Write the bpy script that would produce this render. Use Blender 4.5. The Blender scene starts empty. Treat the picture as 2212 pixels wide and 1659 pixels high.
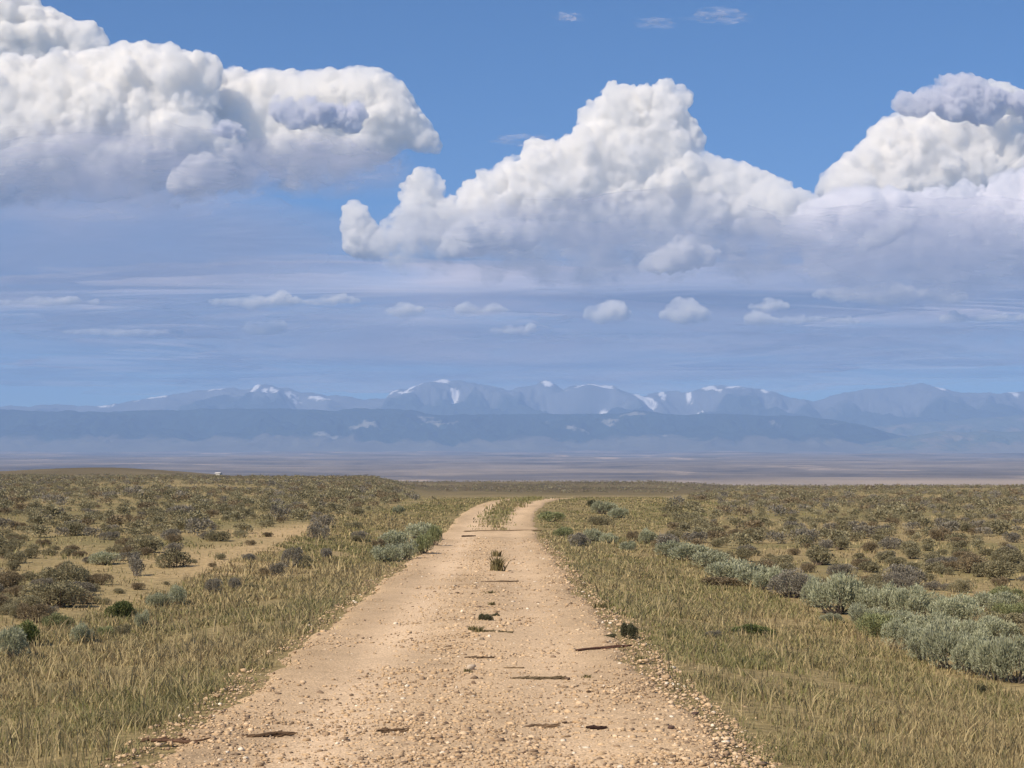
SUN_EL_DEG, SUN_AZ_DEG = 43.0, -136.0
HAZE = 6.8e-5
import bpy, math, random
import numpy as np
from mathutils import Vector, Matrix

random.seed(7)
RNG = np.random.default_rng(11)
C = bpy.context.scene.collection
SC = bpy.context.scene

# ------------------------------------------------------------------ camera
# pixel units below are those of a 2212 x 1659 view of the photograph
FPX = 62.0 / 36.0 * 2212.0
PITCH = math.atan(226.5 / FPX)
CAM_Z = 1.7
cam_data = bpy.data.cameras.new('camera')
cam = bpy.data.objects.new('camera', cam_data)
C.objects.link(cam)
cam.location = (0, 0, CAM_Z)
cam.rotation_euler = (math.pi / 2 + PITCH, 0, 0)
cam_data.lens = 62.0
cam_data.sensor_width = 36.0
cam_data.clip_start = 0.1
cam_data.clip_end = 200000.0
SC.camera = cam


def ray(X, Y):
    """direction with y = 1 through a pixel of the photograph"""
    cx = (np.asarray(X, float) - 1106.0) / FPX
    cy = (829.5 - np.asarray(Y, float)) / FPX
    dy = math.cos(PITCH) - cy * math.sin(PITCH)
    dz = math.sin(PITCH) + cy * math.cos(PITCH)
    return cx / dy, dz / dy


def at(X, Y, D):
    rx, rz = ray(X, Y)
    return rx * D, D, CAM_Z + rz * D


# ------------------------------------------------------------------ noise
def _h(ix, iy, iz, seed):
    n = (ix.astype(np.int64) * 374761393 + iy.astype(np.int64) * 668265263
         + iz.astype(np.int64) * 2147483647 + seed * 974634613) & 0xFFFFFFFF
    n = ((n ^ (n >> 13)) * 1274126177) & 0xFFFFFFFF
    n = ((n ^ (n >> 16)) * 2246822519) & 0xFFFFFFFF
    n = n ^ (n >> 15)
    return (n & 0xFFFFFF).astype(np.float64) / float(0xFFFFFF)


def vnoise(x, y, z=None, seed=0):
    x = np.asarray(x, float)
    y = np.asarray(y, float) + np.zeros_like(x)
    if z is None:
        x0, y0 = np.floor(x), np.floor(y)
        fx, fy = x - x0, y - y0
        fx = fx * fx * fx * (fx * (fx * 6 - 15) + 10)
        fy = fy * fy * fy * (fy * (fy * 6 - 15) + 10)
        zz = np.zeros_like(x0)
        a = _h(x0, y0, zz, seed); b = _h(x0 + 1, y0, zz, seed)
        c = _h(x0, y0 + 1, zz, seed); d = _h(x0 + 1, y0 + 1, zz, seed)
        return ((a * (1 - fx) + b * fx) * (1 - fy) + (c * (1 - fx) + d * fx) * fy) * 2 - 1
    z = np.asarray(z, float) + np.zeros_like(x)
    x0, y0, z0 = np.floor(x), np.floor(y), np.floor(z)
    f = [x - x0, y - y0, z - z0]
    f = [t * t * t * (t * (t * 6 - 15) + 10) for t in f]
    r = 0
    for i in (0, 1):
        for j in (0, 1):
            for k in (0, 1):
                w = (f[0] if i else 1 - f[0]) * (f[1] if j else 1 - f[1]) * (f[2] if k else 1 - f[2])
                r = r + w * _h(x0 + i, y0 + j, z0 + k, seed)
    return r * 2 - 1


def fbm(x, y, z=None, octaves=4, seed=0, gain=0.5):
    r, a, n = 0, 1.0, 0
    for o in range(octaves):
        s = 2.03 ** o
        r = r + a * vnoise(np.asarray(x) * s + 17.3 * o, np.asarray(y) * s - 5.1 * o,
                           None if z is None else np.asarray(z) * s + 3.7 * o, seed + o)
        n += a
        a *= gain
    return r / n


def worley(x, y, z, seed=0):
    """distance to the nearest feature point, about 0..1"""
    x0, y0, z0 = np.floor(x), np.floor(y), np.floor(z)
    best = np.full(x.shape, 9.0)
    for i in (-1, 0, 1):
        for j in (-1, 0, 1):
            for k in (-1, 0, 1):
                cx, cy, cz = x0 + i, y0 + j, z0 + k
                d = ((cx + _h(cx, cy, cz, seed) - x) ** 2 + (cy + _h(cx, cy, cz, seed + 71) - y) ** 2
                     + (cz + _h(cx, cy, cz, seed + 143) - z) ** 2)
                best = np.minimum(best, d)
    return np.sqrt(best)


def sstep(a, b, x):
    t = np.clip((np.asarray(x, float) - a) / (b - a), 0, 1)
    return t * t * (3 - 2 * t)


# ------------------------------------------------------------------ mesh helpers
def mesh_np(name, verts, tris=None, quads=None, mat=None, smooth=False, cols=None, attrs=None, parent=None):
    me = bpy.data.meshes.new(name)
    verts = np.asarray(verts, np.float32)
    faces, sizes = [], []
    if quads is not None and len(quads):
        faces.append(np.asarray(quads, np.int32).ravel()); sizes.append(np.full(len(quads), 4, np.int32))
    if tris is not None and len(tris):
        faces.append(np.asarray(tris, np.int32).ravel()); sizes.append(np.full(len(tris), 3, np.int32))
    loops = np.concatenate(faces); sizes = np.concatenate(sizes)
    me.vertices.add(len(verts)); me.vertices.foreach_set('co', verts.ravel())
    me.loops.add(len(loops)); me.loops.foreach_set('vertex_index', loops)
    me.polygons.add(len(sizes))
    starts = np.concatenate(([0], np.cumsum(sizes)[:-1])).astype(np.int32)
    me.polygons.foreach_set('loop_start', starts)
    if smooth:
        me.polygons.foreach_set('use_smooth', np.ones(len(sizes), bool))
    if cols is not None:
        a = me.attributes.new('tint', 'FLOAT_COLOR', 'POINT')
        c4 = np.ones((len(verts), 4), np.float32); c4[:, :3] = cols
        a.data.foreach_set('color', c4.ravel())
    for k, v in (attrs or {}).items():
        a = me.attributes.new(k, 'FLOAT', 'POINT')
        a.data.foreach_set('value', np.asarray(v, np.float32))
    me.update(calc_edges=True)
    me.validate()
    if mat is not None:
        me.materials.append(mat)
    return me


def link(name, me, parent=None, **props):
    o = bpy.data.objects.new(name, me)
    C.objects.link(o)
    if parent is not None:
        o.parent = parent
    for k, v in props.items():
        o[k] = v
    return o


def thing(name, label, cat, loc=(0, 0, 0), rotz=0.0, group=None, scale=None):
    o = bpy.data.objects.new(name, None)
    C.objects.link(o)
    o.empty_display_size = 0.2
    o.location = loc
    o.rotation_euler = (0, 0, rotz)
    if scale is not None:
        o.scale = scale
    o['label'] = label
    o['category'] = cat
    if group:
        o['group'] = group
    return o


def grid_quads(nr, nc):
    i = np.arange(nr * nc).reshape(nr, nc)
    return np.stack([i[:-1, :-1], i[:-1, 1:], i[1:, 1:], i[1:, :-1]], -1).reshape(-1, 4)


# ------------------------------------------------------------------ node helpers
class NT:
    def __init__(self, tree):
        self.t = tree

    def n(self, typ, **kw):
        nd = self.t.nodes.new(typ)
        for k, v in kw.items():
            if k in nd.bl_rna.properties:
                setattr(nd, k, v)
        return nd

    def l(self, a, b):
        self.t.links.new(a, b)

    def val(self, sock, v):
        if hasattr(v, 'links') or isinstance(v, bpy.types.NodeSocket):
            self.l(v, sock)
        else:
            sock.default_value = v

    def math(self, op, a, b=0.0, c=0.0, clamp=False):
        nd = self.n('ShaderNodeMath', operation=op)
        nd.use_clamp = clamp
        for s, v in zip(nd.inputs, (a, b, c)):
            self.val(s, v)
        return nd.outputs[0]

    def noise(self, vec, scale, detail=4.0, rough=0.55):
        nd = self.n('ShaderNodeTexNoise')
        self.val(nd.inputs['Vector'], vec)
        nd.inputs['Scale'].default_value = scale
        nd.inputs['Detail'].default_value = detail
        nd.inputs['Roughness'].default_value = rough
        return nd.outputs['Fac']

    def maprange(self, v, a, b, c, d):
        nd = self.n('ShaderNodeMapRange')
        self.val(nd.inputs[0], v)
        for i, q in zip((1, 2, 3, 4), (a, b, c, d)):
            nd.inputs[i].default_value = q
        return nd.outputs[0]

    def mix(self, f, a, b, blend='MIX'):
        nd = self.n('ShaderNodeMix', data_type='RGBA', blend_type=blend)
        self.val(nd.inputs[0], f)
        self.val(nd.inputs[6], a if not isinstance(a, tuple) else (*a, 1.0))
        self.val(nd.inputs[7], b if not isinstance(b, tuple) else (*b, 1.0))
        return nd.outputs[2]


def new_mat(name):
    m = bpy.data.materials.new(name)
    m.use_nodes = True
    m.node_tree.nodes.clear()
    t = NT(m.node_tree)
    out = t.n('ShaderNodeOutputMaterial')
    return m, t, out


def tint_mat(name, rough=0.9, spec=0.1, translucent=0.0, noise_scale=None, noise_amt=0.25, random_amt=0.0, bump=None, spread=None):
    """a surface whose own colour is the mesh's tint, broken up by fine noise"""
    m, t, out = new_mat(name)
    a = t.n('ShaderNodeAttribute'); a.attribute_name = 'tint'
    col = a.outputs['Color']
    geo = t.n('ShaderNodeNewGeometry')
    if random_amt:
        oi = t.n('ShaderNodeObjectInfo')
        f = t.maprange(oi.outputs['Random'], 0, 1, 1 - random_amt, 1 + random_amt)
        col = t.mix(1.0, col, f, 'MULTIPLY')
    if noise_scale:
        f = t.maprange(t.noise(geo.outputs['Position'], noise_scale), 0.3, 0.7, 1 - noise_amt, 1 + noise_amt)
        col = t.mix(1.0, col, f, 'MULTIPLY')
    p = t.n('ShaderNodeBsdfPrincipled')
    t.val(p.inputs['Base Color'], col)
    p.inputs['Roughness'].default_value = rough
    p.inputs['Specular IOR Level'].default_value = spec
    if bump:
        b = t.n('ShaderNodeBump')
        t.val(b.inputs['Height'], t.noise(geo.outputs['Position'], bump[0], 5))
        b.inputs['Strength'].default_value = bump[1]
        b.inputs['Distance'].default_value = bump[2]
        t.l(b.outputs[0], p.inputs['Normal'])
    sh = p.outputs[0]
    if translucent:
        tr = t.n('ShaderNodeBsdfTranslucent')
        t.val(tr.inputs['Color'], col)
        mx = t.n('ShaderNodeMixShader')
        mx.inputs[0].default_value = translucent
        t.l(sh, mx.inputs[1]); t.l(tr.outputs[0], mx.inputs[2])
        sh = mx.outputs[0]
    t.l(sh, out.inputs['Surface'])
    return m


# ------------------------------------------------------------------ light and air
SUN_EL, SUN_AZ = math.radians(SUN_EL_DEG), math.radians(SUN_AZ_DEG)     # azimuth clockwise from +Y
sun_dir = Vector((math.sin(SUN_AZ) * math.cos(SUN_EL), math.cos(SUN_AZ) * math.cos(SUN_EL), math.sin(SUN_EL)))
sl = bpy.data.lights.new('sun', 'SUN')
sl.energy = 5.0
sl.angle = math.radians(0.53)
sl.color = (1.0, 0.86, 0.68)
so = bpy.data.objects.new('sun', sl)
C.objects.link(so)
so.rotation_euler = (-sun_dir).to_track_quat('-Z', 'Y').to_euler()

W = bpy.data.worlds.new('World')
SC.world = W
W.use_nodes = True
W.node_tree.nodes.clear()
wt = NT(W.node_tree)
sky = wt.n('ShaderNodeTexSky')
sky.sky_type = 'NISHITA'
sky.sun_disc = False
sky.sun_elevation = SUN_EL
sky.sun_rotation = SUN_AZ
sky.altitude = 2100
sky.air_density = 1.0
sky.dust_density = 0.0
sky.ozone_density = 7.0
bg = wt.n('ShaderNodeBackground')
bg.inputs['Strength'].default_value = 0.086
wo = wt.n('ShaderNodeOutputWorld')
hs = wt.n('ShaderNodeHueSaturation')
hs.inputs['Saturation'].default_value = 1.15
wt.l(sky.outputs[0], hs.inputs['Color'])
wt.l(hs.outputs[0], bg.inputs[0])
wt.l(bg.outputs[0], wo.inputs[0])

SC.view_settings.view_transform = 'Standard'
SC.view_settings.look = 'None'
SC.view_settings.exposure = 0.32
SC.view_settings.gamma = 1.0
SC.cycles.use_denoising = True
SC.cycles.max_bounces = 32
SC.cycles.diffuse_bounces = 3
SC.cycles.transparent_max_bounces = 24
SC.cycles.volume_bounces = 32
SC.cycles.use_adaptive_sampling = True
SC.cycles.adaptive_threshold = 0.01
SC.cycles.caustics_reflective = False
SC.cycles.caustics_refractive = False


# ------------------------------------------------------------------ terrain
def road_x(y):
    """centre line of the two-track road"""
    y = np.asarray(y, float)
    base = np.interp(y, [0, 10.7, 65, 78, 88, 97, 104, 112, 125, 150],
                     [-0.40, -0.48, -0.85, -0.78, -0.45, 0.20, 0.85, 1.7, 3.6, 9])
    return base


def terrain(x, y):
    x = np.asarray(x, float); y = np.asarray(y, float)
    yy = np.maximum(y, 1.0)
    ang = x / yy
    # road embankment, dip at 62 m and the crest at about 106 m
    crest = 1.05 * sstep(58, 108, y)
    # open field left and right rising gently
    left = np.interp(y, [0, 30, 60, 100, 250, 400, 520, 700, 900], [-0.22, -0.15, 0.45, 0.95, 2.75, 4.5, 4.3, 4.6, 4.0])
    right = np.interp(y, [0, 20, 60, 100, 180, 260, 400, 600, 800, 900], [-0.30, -0.28, 0.0, 0.5, 1.15, 1.75, 0.6, 1.5, 3.2, 3.0])
    mid = np.interp(y, [0, 30, 58, 80, 108, 122, 170, 260, 400, 600, 800, 900], [-0.2, -0.2, 0.0, 0.35, 1.02, 1.1, 0.2, -0.8, 0.2, 2.6, 5.0, 4.6])
    wl = sstep(-0.035, -0.085, ang) * sstep(40, 110, y) + sstep(-3.0, -6.0, x - road_x(np.minimum(y, 110))) * (1 - sstep(40, 110, y))
    wr = sstep(0.075, 0.13, ang) * sstep(40, 110, y) + sstep(3.0, 6.0, x - road_x(np.minimum(y, 110))) * (1 - sstep(40, 110, y))
    near = mid * (1 - wl - wr) + left * wl + right * wr
    # the raised road bed
    dr = np.abs(x - road_x(np.minimum(y, 150)))
    bed = (1 - sstep(1.6, 4.6, dr)) * (1 - sstep(100, 140, y))
    near = near * (1 - bed) + crest * bed
    # low swell on the far left skyline
    near = near + 5.3 * np.exp(-((x + 157) / 48.0) ** 2 - ((y - 690) / 130.0) ** 2)
    near = near + 0.05 * fbm(x * 0.35, y * 0.35, octaves=3, seed=3) * sstep(1.7, 4, dr)
    near = near + 0.35 * fbm(x * 0.02, y * 0.02, octaves=3, seed=5) * sstep(60, 220, y) * sstep(6, 20, dr)
    far = np.interp(y, [0, 900, 1500, 3200, 17000, 30000], [4, 4, -16, -16, 355, 720])
    far = far + 14 * fbm(x / 900, y / 900, octaves=4, seed=9) * sstep(3200, 6500, y) * (1 + sstep(9000, 16000, y))
    b = sstep(850, 1300, y)
    return near * (1 - b) + far * b


def ground_at(X, Y, ymax=900.0):
    """where the view ray of a pixel meets the near terrain"""
    rx, rz = ray(X, Y)
    ys = np.geomspace(6, ymax, 2600)
    dz = CAM_Z + rz * ys - terrain(rx * ys, ys)
    k = np.argmax(dz < 0)
    if dz[k] >= 0:
        return None
    if k == 0:
        k = 1
    f = dz[k - 1] / (dz[k - 1] - dz[k])
    y = ys[k - 1] + f * (ys[k] - ys[k - 1])
    x = rx * y
    return float(x), float(y), float(terrain(x, y))


rows = np.concatenate([np.linspace(-60, 4, 26)[:-1], np.geomspace(4, 22000, 620)])
tc = np.linspace(-1, 1, 361)
ucol = np.sign(tc) * (0.30 * np.abs(tc) + 0.70 * np.abs(tc) ** 2.6)
gw = 26 + 0.62 * np.maximum(rows, 0)
gx = gw[:, None] * ucol[None, :]
gy = np.repeat(rows[:, None], len(tc), 1)
gz = terrain(gx, gy)

# own colours of the soil, litter and far range land
def ground_colour(gx, gy):
    n1 = fbm(gx * 0.22, gy * 0.22, octaves=4, seed=21)
    n2 = fbm(gx * 0.05, gy * 0.03, octaves=4, seed=22)
    soil = np.array([0.33, 0.225, 0.125]); olive = np.array([0.205, 0.175, 0.085]); straw = np.array([0.285, 0.222, 0.115])
    f = sstep(-0.35, 0.35, n1 + 0.5 * n2)[..., None]
    near = olive * (1 - f) + straw * f
    dr = np.abs(gx - road_x(np.minimum(gy, 150)))
    g = (sstep(6.5, 2.8, dr) * sstep(140, 110, gy))[..., None]
    verge = np.array([0.24, 0.19, 0.095])
    near = near * (1 - 0.8 * g) + verge * 0.8 * g
    # bare sandy scrape beside the left verge
    s = (np.exp(-((gx + 6.4) / 1.9) ** 2 - ((gy - 39) / 9.0) ** 2) * 0.8 + np.exp(-((gx + 6.6) / 1.6) ** 2 - ((gy - 55) / 10.0) ** 2) * 0.9)
    s = np.clip(s + 0.4 * n1 * s, 0, 1)[..., None]
    near = near * (1 - s) + np.array([0.42, 0.31, 0.17]) * s
    mid = np.array([0.15, 0.122, 0.072]) * (1 + 0.6 * fbm(gx / 40, gy / 60, octaves=4, seed=30))[..., None]
    b = sstep(300, 520, gy)[..., None]
    near = near * (1 - b) + mid * b
    # the basin: tan, brown and pale streaks
    st = fbm(gx / 420, gy / 420, octaves=6, seed=31, gain=0.68)
    s2 = fbm(gx / 260, gy / 900, octaves=4, seed=33)
    far = (np.array([0.215, 0.17, 0.125])[None, None] * (1 + 1.1 * st)[..., None])
    pale = (sstep(0.34, 0.55, s2) * sstep(0.0, 0.2, st))[..., None]
    far = far * (1 - pale) + np.array([0.50, 0.38, 0.26]) * pale
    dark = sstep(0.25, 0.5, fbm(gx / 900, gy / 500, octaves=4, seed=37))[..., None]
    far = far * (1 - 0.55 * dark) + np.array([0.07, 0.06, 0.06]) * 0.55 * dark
    lawn = (np.exp(-((gx - gy * 0.27) / 900) ** 2) * np.exp(-((gy - 4500) / 420) ** 2))[..., None]
    far = far * (1 - 0.7 * lawn) + np.array([0.50, 0.38, 0.25]) * 0.7 * lawn
    b = sstep(1000, 2500, gy)[..., None]
    return np.clip(near * (1 - b) + far * b, 0.01, 0.9)


gcol = ground_colour(gx, gy)
m_ground = tint_mat('dry_range_soil', rough=0.95, spec=0.05, noise_scale=9.0, noise_amt=0.4, bump=(14.0, 0.6, 0.04))
link('ground', mesh_np('ground', np.stack([gx, gy, gz], -1).reshape(-1, 3), quads=grid_quads(len(rows), len(tc)),
                       mat=m_ground, smooth=True, cols=gcol.reshape(-1, 3)), kind='structure')

# ------------------------------------------------------------------ mountains
def mountains(name, crest, D, front, back, base_z, seed, spur, colour, xs=(-700, 2900), nx=1100, nt=90):
    X = np.linspace(xs[0], xs[1], nx)
    cy_ = np.interp(X, [p[0] for p in crest], [p[1] for p in crest])
    t = np.concatenate([np.linspace(-1, 0, nt)[:-1], np.linspace(0, 1, nt // 3)])
    rx, rz = ray(X, cy_)
    cz = CAM_Z + rz * D                                   # crest height
    T, XX = np.meshgrid(t, X, indexing='ij')
    xw = np.repeat((rx * D)[None, :], len(t), 0)
    yw = D + np.where(T < 0, T * front, T * back)
    h = np.repeat(cz[None, :], len(t), 0) - base_z
    prof = np.where(T < 0, (1 + T) ** 0.85 * (0.75 + 0.25 * (1 + T)), (1 - T) ** 1.2)
    wx = xw + spur * 0.7 * fbm(xw / spur / 2, yw / spur / 2, octaves=3, seed=seed + 40)
    n = 1 - np.abs(fbm(wx / spur, yw / (spur * 2.4), octaves=5, seed=seed, gain=0.55)) * 2.2
    env = np.clip(1 - np.abs(T), 0, 1) * np.clip(np.abs(T) * 4.0, 0.02, 1)
    z = base_z + h * prof + h * 0.40 * (n - 0.6) * env
    z = z + h * 0.045 * fbm(xw / 260, yw / 260, octaves=5, gain=0.6, seed=seed + 9) * np.clip(1 - np.abs(T), 0, 1)
    # where each point sits in the range, for the colour
    cols = colour(xw, yw, z, T, XX, base_z, h)
    me = mesh_np(name, np.stack([xw, yw, z], -1).reshape(-1, 3), quads=grid_quads(len(t), nx), mat=m_mount, smooth=True, cols=cols.reshape(-1, 3))
    return link(name, me, kind='structure')


m_mount = tint_mat('mountain_slopes', rough=0.95, spec=0.02)
FOREST = np.array([0.022, 0.034, 0.026]); PALE = np.array([0.25, 0.22, 0.165]); HAZED_ROCK = np.array([0.17, 0.18, 0.19]); SNOW = np.array([0.95, 0.95, 0.95])


def blobs(X, T, items, n, k=0.5):
    m = np.zeros_like(X)
    for (cx, w, ct, wt_) in items:
        m = np.maximum(m, np.exp(-((X - cx) / w) ** 2 - ((T - ct) / wt_) ** 2))
    fine = fbm(X / 9.0, T * 34.0, octaves=4, seed=77, gain=0.65)
    return sstep(k - 0.14, k + 0.14, m * (0.92 + 0.8 * n + 1.5 * fine))


def col_foot(x, y, z, T, X, base, h):
    n = fbm(x / 350, y / 350, octaves=5, seed=51, gain=0.6)
    n2 = fbm(x / 1300, y / 1500, octaves=3, seed=52)
    forest = FOREST * (1 + 0.9 * n)[..., None]
    low = sstep(-0.60, -0.72, T + 0.16 * n + 0.12 * n2)[..., None]
    low = low * 0.6
    c = forest * (1 - low) + PALE * (0.9 + 0.25 * n)[..., None] * low
    cl = blobs(X, T, [(950, 40, -0.28, 0.07), (925, 22, -0.1, 0.05), (740, 30, -0.62, 0.06), (810, 34, -0.42, 0.08), (1240, 36, -0.42, 0.06),
                      (1310, 20, -0.3, 0.07), (1365, 30, -0.12, 0.06), (1408, 12, -0.55, 0.05), (1690, 14, -0.42, 0.07), (1660, 16, -0.12, 0.04),
                      (1770, 20, -0.25, 0.05), (1180, 16, -0.25, 0.07)], n)[..., None]
    return np.clip(c * (1 - 0.7 * cl) + np.array([0.38, 0.36, 0.30]) * 0.7 * cl, 0.005, 0.95)


def col_high(x, y, z, T, X, base, h):
    n = fbm(x / 260, y / 420, octaves=5, seed=61, gain=0.62)
    top = sstep(-0.34, -0.16, T + 0.1 * n)[..., None]
    c = np.array([0.055, 0.075, 0.075]) * (1 + 0.3 * n)[..., None] * (1 - top) + HAZED_ROCK * (1 + 0.3 * n)[..., None] * top  # forest and rock paled so their colour carries the distance haze
    sn = blobs(X, T, [(555, 9, -0.08, 0.10), (590, 26, -0.06, 0.05), (635, 20, -0.1, 0.06), (700, 24, -0.08, 0.04), (470, 18, -0.01, 0.03), (330, 40, -0.01, 0.02),
                      (850, 14, -0.05, 0.05), (885, 18, -0.12, 0.07), (910, 16, -0.04, 0.04), (950, 22, -0.02, 0.04), (985, 8, -0.14, 0.07),
                      (1182, 12, -0.02, 0.025), (1222, 6, -0.07, 0.04), (1250, 14, -0.05, 0.05), (1280, 20, -0.05, 0.06), (1310, 24, -0.04, 0.05), (1300, 14, -0.24, 0.05),
                      (1386, 24, -0.12, 0.07), (1430, 10, -0.05, 0.05), (1486, 7, -0.07, 0.04), (1500, 14, -0.25, 0.03), (1525, 18, -0.04, 0.05), (1545, 12, -0.12, 0.04),
                      (1585, 20, -0.03, 0.05), (1650, 10, -0.03, 0.04), (2185, 8, -0.02, 0.06), (2030, 12, -0.02, 0.04), (230, 20, -0.01, 0.02)], n, 0.42)[..., None]
    return np.clip(c * (1 - sn) + SNOW * sn, 0.005, 0.97)


def col_mid(x, y, z, T, X, base, h):
    n = fbm(x / 300, y / 300, octaves=5, seed=71, gain=0.6)
    f = sstep(-0.1, 0.4, n - 0.9 * (T + 0.35))[..., None]
    return np.clip(np.array([0.10, 0.12, 0.09]) * (1 - f) + PALE * 0.8 * f, 0.01, 0.9)


FOOT = [(-700, 900), (0, 887), (100, 889), (300, 888), (475, 884), (650, 883), (725, 887), (775, 883), (890, 886), (915, 892), (950, 897), (1100, 893), (1231, 894),
        (1331, 894), (1371, 886), (1426, 894), (1486, 897), (1556, 892), (1631, 897), (1731, 897), (1781, 904), (1856, 917), (1931, 938), (2000, 955), (2100, 962), (2900, 964)]
HIGH = [(-700, 890), (0, 879), (100, 875), (220, 877), (260, 870), (310, 862), (370, 854), (425, 842), (465, 838), (520, 841), (545, 835), (552, 829), (600, 837), (615, 834),
        (650, 847), (720, 852), (780, 860), (835, 860), (845, 846), (880, 837), (905, 828), (950, 821), (1000, 822), (1040, 827), (1100, 842), (1136, 834), (1171, 825),
        (1191, 827), (1216, 840), (1231, 834), (1271, 829), (1326, 834), (1341, 845), (1386, 853), (1426, 845), (1486, 847), (1521, 837), (1586, 832), (1656, 842), (1731, 862),
        (1756, 866), (1806, 852), (1856, 842), (1931, 836), (1986, 830), (2021, 838), (2076, 846), (2156, 847), (2212, 843), (2900, 850)]
MID = [(-700, 1000), (1500, 1000), (1640, 960), (1720, 950), (1800, 935), (1880, 922), (1956, 914), (2040, 908), (2120, 903), (2212, 897), (2400, 890), (2900, 900)]
LOWH = [(-700, 1000), (1780, 985), (1860, 962), (1930, 948), (1990, 938), (2040, 929), (2080, 935), (2130, 928), (2180, 934), (2260, 930), (2400, 940), (2900, 960)]
mountains('snowy_mountains', HIGH, 24500, 3600, 1500, 420, 3, 900, col_high)
mountains('blue_foothills', FOOT, 19500, 2400, 1500, 345, 5, 520, col_foot)
mountains('hazy_mountains', MID, 21800, 1900, 1500, 345, 7, 700, col_mid)
mountains('low_hills', LOWH, 18000, 1500, 900, 335, 8, 380, col_mid)
# ------------------------------------------------------------------ the air over the basin
hx, hy0, hy1, hz0, hz1 = 17000.0, -120.0, 26500.0, -140.0, 1750.0
hv = [(x, y, z) for x in (-hx, hx) for y in (hy0, hy1) for z in (hz0, hz1)]
hq = [(0, 1, 3, 2), (4, 6, 7, 5), (0, 4, 5, 1), (2, 3, 7, 6), (0, 2, 6, 4), (1, 5, 7, 3)]
m_haze, t, out = new_mat('pale_blue_air')
pv = t.n('ShaderNodeVolumePrincipled')
pv.inputs['Color'].default_value = (0.38, 0.60, 0.99, 1)
pv.inputs['Density'].default_value = HAZE
pv.inputs['Anisotropy'].default_value = 0.0
t.l(pv.outputs[0], out.inputs['Volume'])
link('haze', mesh_np('haze', hv, quads=hq, mat=m_haze), kind='stuff')
# ------------------------------------------------------------------ clouds
import bmesh
_b = bmesh.new(); bmesh.ops.create_icosphere(_b, subdivisions=2, radius=1.0)
ICO_V = np.array([v.co[:] for v in _b.verts]); ICO_F = np.array([[v.index for v in f.verts] for f in _b.faces]); _b.free()


def cloud_mat(name, colour, soft, sss=(0.0, 1.0)):
    """cloud droplets: light soaks in and scatters; the mesh's own density thins it out"""
    m, t, out = new_mat(name)
    p = t.n('ShaderNodeBsdfPrincipled')
    p.inputs['Base Color'].default_value = (*colour, 1)
    p.inputs['Roughness'].default_value = 1.0
    p.inputs['Specular IOR Level'].default_value = 0.0
    p.inputs['Subsurface Weight'].default_value = sss[0]
    p.inputs['Subsurface Radius'].default_value = (1, 1, 1)
    p.inputs['Subsurface Scale'].default_value = sss[1]
    tr = t.n('ShaderNodeBsdfTranslucent')
    tr.inputs['Color'].default_value = (*colour, 1)
    mx = t.n('ShaderNodeMixShader')
    mx.inputs[0].default_value = soft
    t.l(p.outputs[0], mx.inputs[1]); t.l(tr.outputs[0], mx.inputs[2])
    a = t.n('ShaderNodeAttribute'); a.attribute_name = 'cover'
    tp = t.n('ShaderNodeBsdfTransparent')
    m2 = t.n('ShaderNodeMixShader')
    t.l(a.outputs['Fac'], m2.inputs[0]); t.l(tp.outputs[0], m2.inputs[1]); t.l(mx.outputs[0], m2.inputs[2])
    t.l(m2.outputs[0], out.inputs['Surface'])
    return m


m_cloud = cloud_mat('cloud_white', (0.985, 0.945, 0.89), 0.15, (1.0, 800.0))
m_shaded_cloud = cloud_mat('cloud_shaded_grey', (0.44, 0.45, 0.54), 0.30)  # grey base colour paints a white cloud as shadowed
m_lilac_shade_cloud = cloud_mat('cloud_lilac_shade', (0.78, 0.76, 0.82), 0.2, (1.0, 700.0))  # lilac tint puts a cloud's shade into its colour
m_lilac_shade_veil = cloud_mat('cloud_lilac_shade_veil', (0.64, 0.61, 0.70), 0.5)  # lavender colour paints the shaded undersides of the cumulus
m_shade_veil = cloud_mat('cloud_shade', (0.46, 0.50, 0.66), 0.5)  # dark blue-grey colour paints cloud shade, no rain
m_veil = cloud_mat('cloud_veil', (0.90, 0.86, 0.92), 0.5)


def vapour(name, colour, dens, z0, z1, D):
    """a body of droplets: light scatters many times inside it; it thins out towards its ragged base"""
    m, t, out = new_mat(name + '_vapour')
    tc = t.n('ShaderNodeTexCoord')
    sp = t.n('ShaderNodeSeparateXYZ'); t.l(tc.outputs['Object'], sp.inputs[0])
    f = t.maprange(sp.outputs['Z'], z1, z0, 0.0, 1.0)
    nz = t.noise(tc.outputs['Object'], 1.0 / (D * 0.022), 3.0, 0.6)
    f = t.math('ADD', f, t.maprange(nz, 0.25, 0.75, -0.55, 0.35), clamp=True)
    f = t.math('POWER', f, 2.6)
    fine = t.noise(tc.outputs['Object'], 1.0 / (D * 0.0065), 2.0, 0.6)
    f = t.math('MULTIPLY', f, t.maprange(fine, 0.32, 0.66, 0.10, 1.7))
    pv = t.n('ShaderNodeVolumePrincipled')
    pv.inputs['Color'].default_value = (*colour, 1)
    t.l(t.math('MULTIPLY', f, dens), pv.inputs['Density'])
    t.l(pv.outputs[0], out.inputs['Volume'])
    return m


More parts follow.
